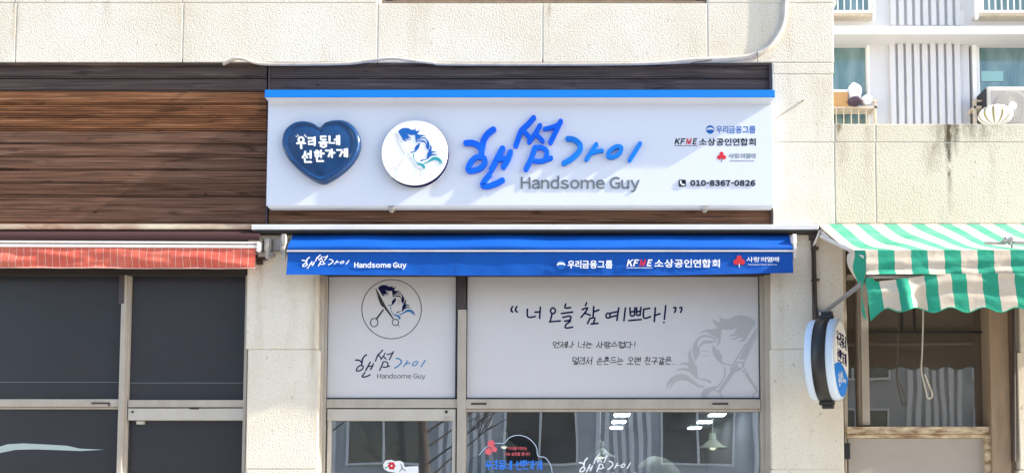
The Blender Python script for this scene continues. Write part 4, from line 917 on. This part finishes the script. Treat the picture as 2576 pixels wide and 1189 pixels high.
# lamps inside
def pendant(x, yb, d, label, first=None, w_=.13, k=1.0):
    c = P(x, yb, d)
    if first: return dup(first, c, label)
    T = thing('pendant_lamp', label, 'lamp', c, 'pendant lamps behind the shop window')
    mb = MB(); mb.lathe([(.001, .135), (.032, .13), (.032, .075), (.036, .07), (.08, .03), (w_, 0), (w_, -.004), (.08, .024), (.03, .06)], c, 'z', 32); mb.build('lamp_shade', M['shade'], T)
    mb = MB(); mb.lathe([(.001, -.022), (.022, -.018), (.032, .004), (.028, .03), (.015, .06)], c, 'z', 18); mb.build('bulb', M['bulb'], T)
    mb = MB(); mb.tube([c + Vector((0, 0, .13)), Vector((c.x, c.y, 2.5))], .006); mb.build('cord', M['white'], T); return T
p0 = pendant(1793, 1125, 1.0, 'sage pendant lamp nearest the right jamb of the middle window')
pendant(1268, 1122, 1.2, 'sage pendant lamp hanging behind the clear acrylic plate', p0)
pendant(1510, 1148, .55, 'sage pendant lamp behind the white vinyl shop name', p0)
first = None; where = ['left row', 'right row']
for i, x in enumerate((.37, 1.5)):
    for j, y in enumerate((3.6, 4.75, 5.9, .75)):  # last strip of each row is unseen, added to light the pendants
        lb = '%s ceiling light strip of the %s inside the shop' % (('nearest', 'middle', 'farthest', 'added unseen window side')[j], where[i])
        if first is None:
            first = thing('ceiling_light', lb, 'ceiling light', (x, y, 2.5), 'bright strips on the shop ceiling')
            mb = MB(); mb.box(x - .1, x + .1, y - .14, y + .14, 2.482, 2.5); mb.build('housing', M['white'], first); mb = MB(); mb.box(x - .085, x + .085, y - .12, y + .12, 2.468, 2.481); mb.build('diffuser', M['led'], first)
        else: dup(first, (x, y, 2.5), lb)
c = P(1668, 1186, .5); mb = MB(); T = thing('salon_hood', 'grey green hood of a salon dryer inside the window', 'hair dryer', (c.x, c.y, .16))
mb.lathe([(.001, .12), (.05, .118), (.10, .095), (.17, .03), (.20, -.03), (.195, -.035), (.16, .02)], (c.x - .02, c.y, c.z), 'z', 32)
for v in mb.v: v.z += (v.x - c.x) * -.25
mb.build('hood', M['shade'], T); mb = MB(); mb.tube([(c.x, c.y, .16), (c.x, c.y, c.z)], .02); mb.lathe([(.25, 0), (.25, .04), (.03, .06)], (c.x, c.y, .16), 'z', 20); mb.build('stand', M['steel'], T)

# ------------------------------------------------------------------ white apartment block behind the parapet
DF = 5.5
H = thing('apartment_building', 'white apartment block with vertical ribs rising behind the stone parapet', 'building', (5, 8, 0))
zh = Z(3.496, 2060, 0)
def far(mb, x0, y0, x1, y1, d0, d1, m=0): a = zh(x0, y0); b = zh(x1, y1); mb.pbox(a[0], a[1], b[0], b[1], d0, d1, m)
mb = MB()
far(mb, -400, -3000, 3200, 232, DF - .08, DF + 6); far(mb, -400, 232, 3200, 306, DF - .30, DF + 6)
mb.build('upper_wall', M['farwall'], H)
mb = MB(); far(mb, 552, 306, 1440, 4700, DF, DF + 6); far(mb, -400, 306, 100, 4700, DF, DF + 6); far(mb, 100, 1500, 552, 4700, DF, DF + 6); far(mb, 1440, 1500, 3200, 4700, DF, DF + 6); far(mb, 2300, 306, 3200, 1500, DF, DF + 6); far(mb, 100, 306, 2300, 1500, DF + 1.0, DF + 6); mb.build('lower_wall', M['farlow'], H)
mb = MB()
for i in range(9): far(mb, 700 + 71.5 * i, -900, 745 + 71.5 * i, 226, DF - .13, DF - .08)
mb.build('upper_ribs', M['farwall'], H, bevel=.01)
mb = MB()
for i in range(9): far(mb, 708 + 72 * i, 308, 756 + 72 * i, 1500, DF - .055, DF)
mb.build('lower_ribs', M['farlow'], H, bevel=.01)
def fwin(frames, panes, extra=None):
    mb = MB()
    for f_ in frames: far(mb, *f_)
    o = mb.build('window', M['white'], H, bevel=.006); mb = MB()
    for p_ in panes: far(mb, *p_)
    mb.build('pane', M['teal'], o); return o
fwin([(60, 340, 552, 372, DF + .01, DF + .14), (505, 372, 552, 1500, DF + .01, DF + .14), (60, 372, 505, 406, DF + .04, DF + .14), (497, 406, 505, 1500, DF + .04, DF + .14)], [(60, 406, 497, 1500, DF + .09, DF + .1)])
w2 = fwin([(1440, 312, 2300, 346, DF - .02, DF + .14), (1440, 346, 1478, 1500, DF + .01, DF + .14), (1478, 346, 2300, 386, DF + .04, DF + .14), (1478, 386, 1504, 1500, DF + .04, DF + .14)], [(1504, 386, 2300, 1500, DF + .09, DF + .1)])
mb = MB(); far(mb, 1508, 632, 1705, 722, DF + .08, DF + .089); mb.build('paper', mat('pale_teal_paper', (.28, .50, .52), .6), w2)
# upper balcony windows with railings
fwin([(60, -600, 540, -560, DF - .10, DF), (500, -560, 540, 130, DF - .10, DF)], [(60, -560, 500, 130, DF - .09, DF - .085)]); fwin([(1440, -600, 2300, -560, DF - .10, DF), (1480, -560, 1510, 130, DF - .10, DF)], [(1510, -560, 2300, 130, DF - .09, DF - .085)])
def rail(x0, x1, xs, lab, post):
    mb = MB(); dq = DF - .24
    k = (DF - .5 + 7) / (DF + 7)
    f = lambda zx: zh(zx, 0)[0]
    for x in xs: a = f(x); mb.pbox(a - 1.2, -160, a + 1.2, 29, dq, dq + .02)
    mb.pbox(f(x0), 26, f(x1), 31, dq - .01, dq + .03); mb.pbox(f(x0), -162, f(x1), -157, dq - .01, dq + .03); a = f(post); mb.pbox(a - 3, -165, a + 3, 47, dq - .02, dq + .03)
    T = mb.build('railing', M['white'], H); T['label'] = lab
    mb = MB(); mb.pbox(f(x0), 33, f(x1), 40, dq + .02, DF - .08); mb.build('balcony_ledge', M['beige'], H)
rail(0, 560, [60, 118, 175, 232, 290, 346, 402, 457], 'white railing at the left balcony', 556); rail(1465, 2300, [1520 + 55 * i for i in range(14)], 'white railing at the right balcony', 1465)
# racks under the windows
def rack(name, label, x0, x1, px_, loc):
    T = thing(name, label, 'rack', loc); dq = DF - .2; mb = MB(); f = lambda a, b: zh(a, b)
    for x in px_: a = f(x, 880); mb.pbox(a[0] - 3, a[1], a[0] + 3, 330, dq, dq + .04)
    a, b = f(x0, 888), f(x1, 905); mb.pbox(a[0], a[1], b[0], a[1] + 3, dq - .01, dq + .03); a, b = f(x0, 940), f(x1, 962); mb.pbox(a[0], a[1], b[0], b[1], dq, DF)
    for k in range(8 if x1 < 700 else 3): c_ = f(x0 + 30 + (x1 - x0 - 60) * k / (7 if x1 < 700 else 2), 965); mb.pbox(c_[0] - 1, c_[1], c_[0] + 1, 330, dq + .01, dq + .02)
    mb.build('frame', M['beige'], T); return T
rack('balcony_rack', 'beige metal rack holding a tan box and bags outside the left window', 60, 585, (572, 100), P(2150, 320, DF - .3)); rack('balcony_rack', 'beige metal rack holding the air conditioner outside the right window', 1440, 2300, (1455, 1550), P(2520, 320, DF - .3))
dq = DF - .12
a, b = zh(140, 800), zh(330, 938); mb = MB(); mb.pbox(a[0], a[1] + 4, b[0], b[1], dq - .1, dq + .1); mb.pbox(a[0] - 2, a[1] - 2, b[0] - 2, a[1] + 4, dq - .12, dq + .11, 1); tag(mb.build('storage_box', [M['tan'], M['white']], loc=P(b[0] - 20, b[1], dq), bevel=.015), 'tan box with white lid on the balcony rack', 'box')
def blob(x0, y0, x1, y1, d, dep, seed, ax=1.0, lump=.18, top=1.0):
    a, b = zh(x0, y0), zh(x1, y1); p, q = P(a[0], b[1], d), P(b[0], a[1], d); c = (p + q) / 2; rx, rz = (q.x - p.x) / 2, (q.z - p.z) / 2; rr = random.Random(seed); mb = MB(); rows = []
    ph = [rr.uniform(0, 6) for _ in range(6)]
    for i in range(13):
        th = math.pi * i / 12; row = []
        for j in range(21):
            fi = 2 * math.pi * j / 20; k = 1 + lump * (math.sin(3 * fi + ph[0]) * math.sin(2 * th + ph[1]) + .6 * math.sin(5 * fi + ph[2] + 3 * th))
            row.append(Vector((c.x + rx * math.sin(th) * math.cos(fi) * k, c.y + dep * math.sin(th) * math.sin(fi) * k, c.z + rz * math.cos(th) * (1 + lump * .5 * math.sin(2 * fi + ph[3])))))
        rows.append(row)
    mb.grid(rows); return mb, Vector((c.x, c.y, p.z))
mb, l = blob(318, 740, 440, 925, dq, .14, 4); tag(mb.build('plastic_bag', M['bag'], loc=l), 'tall knotted white plastic bag on the balcony rack', 'bag')
mb, l = blob(440, 850, 535, 938, dq - .05, .12, 9); tag(mb.build('plastic_bag', M['bag'], loc=l), 'low white plastic bag at the right end of the balcony rack', 'bag')
mb, l = blob(322, 868, 445, 940, dq - .12, .12, 5, lump=.1); tag(mb.build('bundle', M['purple'], loc=l), 'dark purple cloth bundle between box and bags on the rack', 'bundle')
# air conditioner
dq = DF - .32
a, b = zh(1565, 768), zh(2080, 1180); T = thing('air_conditioner', 'cream outdoor air conditioner with round fan grille before the right window', 'air conditioner', P(2560, b[1], dq))
mb = MB(); mb.pbox(*a, *b, dq, dq + .3); mb.build('casing', M['ac'], T, bevel=.01)
mb = MB(); s0, s1 = zh(1600, 805), zh(2050, 1150); mb.pbox(*s0, *s1, dq - .004, dq); mb.build('grille_panel', M['acdark'], T)
c = P(*zh(1780, 945), dq); mb = MB(); R0 = 140 * .9908 / 3.496 * MPP(dq)
for k in range(9): rr_ = R0 * (.22 + .1 * k) * 1.0; mb.lathe([(rr_, -.008), (rr_ + .005, -.012), (rr_ + .01, -.008), (rr_, -.008)], c, 'y', 40)
for k in range(30):
    t = 2 * math.pi * k / 30; mb.tube([c + Vector((math.cos(t) * R0 * .2, -.012, math.sin(t) * R0 * .2)), c + Vector((math.cos(t + .25) * R0, -.01, math.sin(t + .25) * R0))], .003, n=4)
mb.build('fan_guard', M['ac'], T); mb = MB(); mb.lathe([(R0 * .27, -.01), (R0 * .26, -.02), (.001, -.022)], c, 'y', 24); mb.build('fan_hub', M['white'], T)
a, b = zh(1530, 790), zh(1562, 1080); mb = MB(); mb.pbox(a[0] + 3, a[1], b[0] + 1, b[1], dq + .02, dq + .28); mb.build('side_duct', M['black'], T)
# striped round pot
a, b = zh(1485, 940), zh(1780, 1110); p, q = P(a[0], b[1], dq - .25), P(b[0], a[1], dq - .25); c = (p + q) / 2; rx, rz = (q.x - p.x) / 2, (q.z - p.z) / 2; mb = MB(); rows = []
for i in range(13):
    th = math.pi * i / 12; rows.append([Vector((c.x + rx * math.sin(th) * math.cos(2 * math.pi * j / 48) * (1 + .012 * math.cos(j * math.pi / 2)), c.y + rx * .8 * math.sin(th) * math.sin(2 * math.pi * j / 48), c.z + rz * math.cos(th))) for j in range(49)])
mb.grid(rows, lambda i, j: 1 if j % 4 == 0 else 0); tag(mb.build('striped_gourd', [M['white'], mat('olive_stripe', (.28, .26, .12), .6)], loc=Vector((c.x, c.y, p.z))), 'round white and olive striped bundle before the air conditioner', 'bundle')

# ------------------------------------------------------------------ what the glass mirrors: block and bare trees across the street
O = thing('apartment_building', 'pale blue grey apartment block across the street, mirrored in the shop glass', 'building', (0, -28, 0))
mb = MB(); mb.box(-26, 24, -40, -27, 0, 17); mb.build('wall', M['oppwall'], O)
mb = MB()
for x in range(-24, 24, 6):
    for k in range(7): mb.box(x + .2 + k * .32, x + .36 + k * .32, -27, -26.9, .4, 16.6)
mb.build('wall_ribs', M['white'], O)
wf = None
for r_ in range(3):
    for x in range(-24, 24, 6):
        X, Zz = x + 2.7, 2.5 + r_ * 3.3
        if wf is None:
            mb = MB(); o_ = (X, Zz)
            for (u0, u1, v0, v1) in ((0, 2.8, 0, .08), (0, 2.8, 2.12, 2.2), (0, .08, .08, 2.12), (2.72, 2.8, .08, 2.12), (1.36, 1.44, .08, 2.12)): mb.box(X + u0, X + u1, -27, -26.88, Zz + v0, Zz + v1)
            wf = mb.build('window', M['white'], O); mb = MB(); mb.box(X + .08, X + 2.72, -27, -26.95, Zz + .08, Zz + 2.12); pf = mb.build('pane', M['farpane'], wf)
        else:
            c_ = wf.copy(); COL.objects.link(c_); c_.parent = O; c_.location = (X - o_[0], 0, Zz - o_[1]); p_ = pf.copy(); COL.objects.link(p_); p_.parent = c_
def bare_tree(x, y, h, seed, label):
    T = thing('bare_tree', label, 'tree', (x, y, 0), 'bare street trees across the road'); rr = random.Random(seed); mb = MB(); tw = MB()
    mb.tube([(x, y, -.05), (x + .1, y, h * .3), (x, y + .1, h * .6), (x + .15, y, h)], .2, rs=[.22, .17, .12, .04]); 
    def br(p, d, L, r, lv):
        q = p + d * L * .5 + Vector((rr.uniform(-.1, .1), rr.uniform(-.1, .1), .1)) * L; e = q + (d + Vector((0, 0, .3))) * L * .5
        (mb if lv == 0 else tw).tube([p, q, e], r, rs=[r, r * .7, r * .35], n=5, cap=False)
        if lv < 2:
            for _ in range(4): br(p.lerp(e, rr.uniform(.3, 1)), (d + Vector((rr.uniform(-.8, .8), rr.uniform(-.8, .8), rr.uniform(-.2, .6)))).normalized(), L * .55, r * .5, lv + 1)
    for k in range(11):
        a_ = rr.uniform(0, 6.28); br(Vector((x + .05, y, h * (.25 + .7 * k / 11))), Vector((math.cos(a_), math.sin(a_), .5)).normalized(), h * rr.uniform(.2, .35), .035, 0)
    mb.build('trunk', M['bark'], T); tw.build('crown', M['bark'], T)
bare_tree(-4.6, -17, 7, 2, 'bare tree across the road, mirrored in the door glass'); bare_tree(-9, -19, 8, 5, 'bare tree across the road, mirrored in the dark left panes')
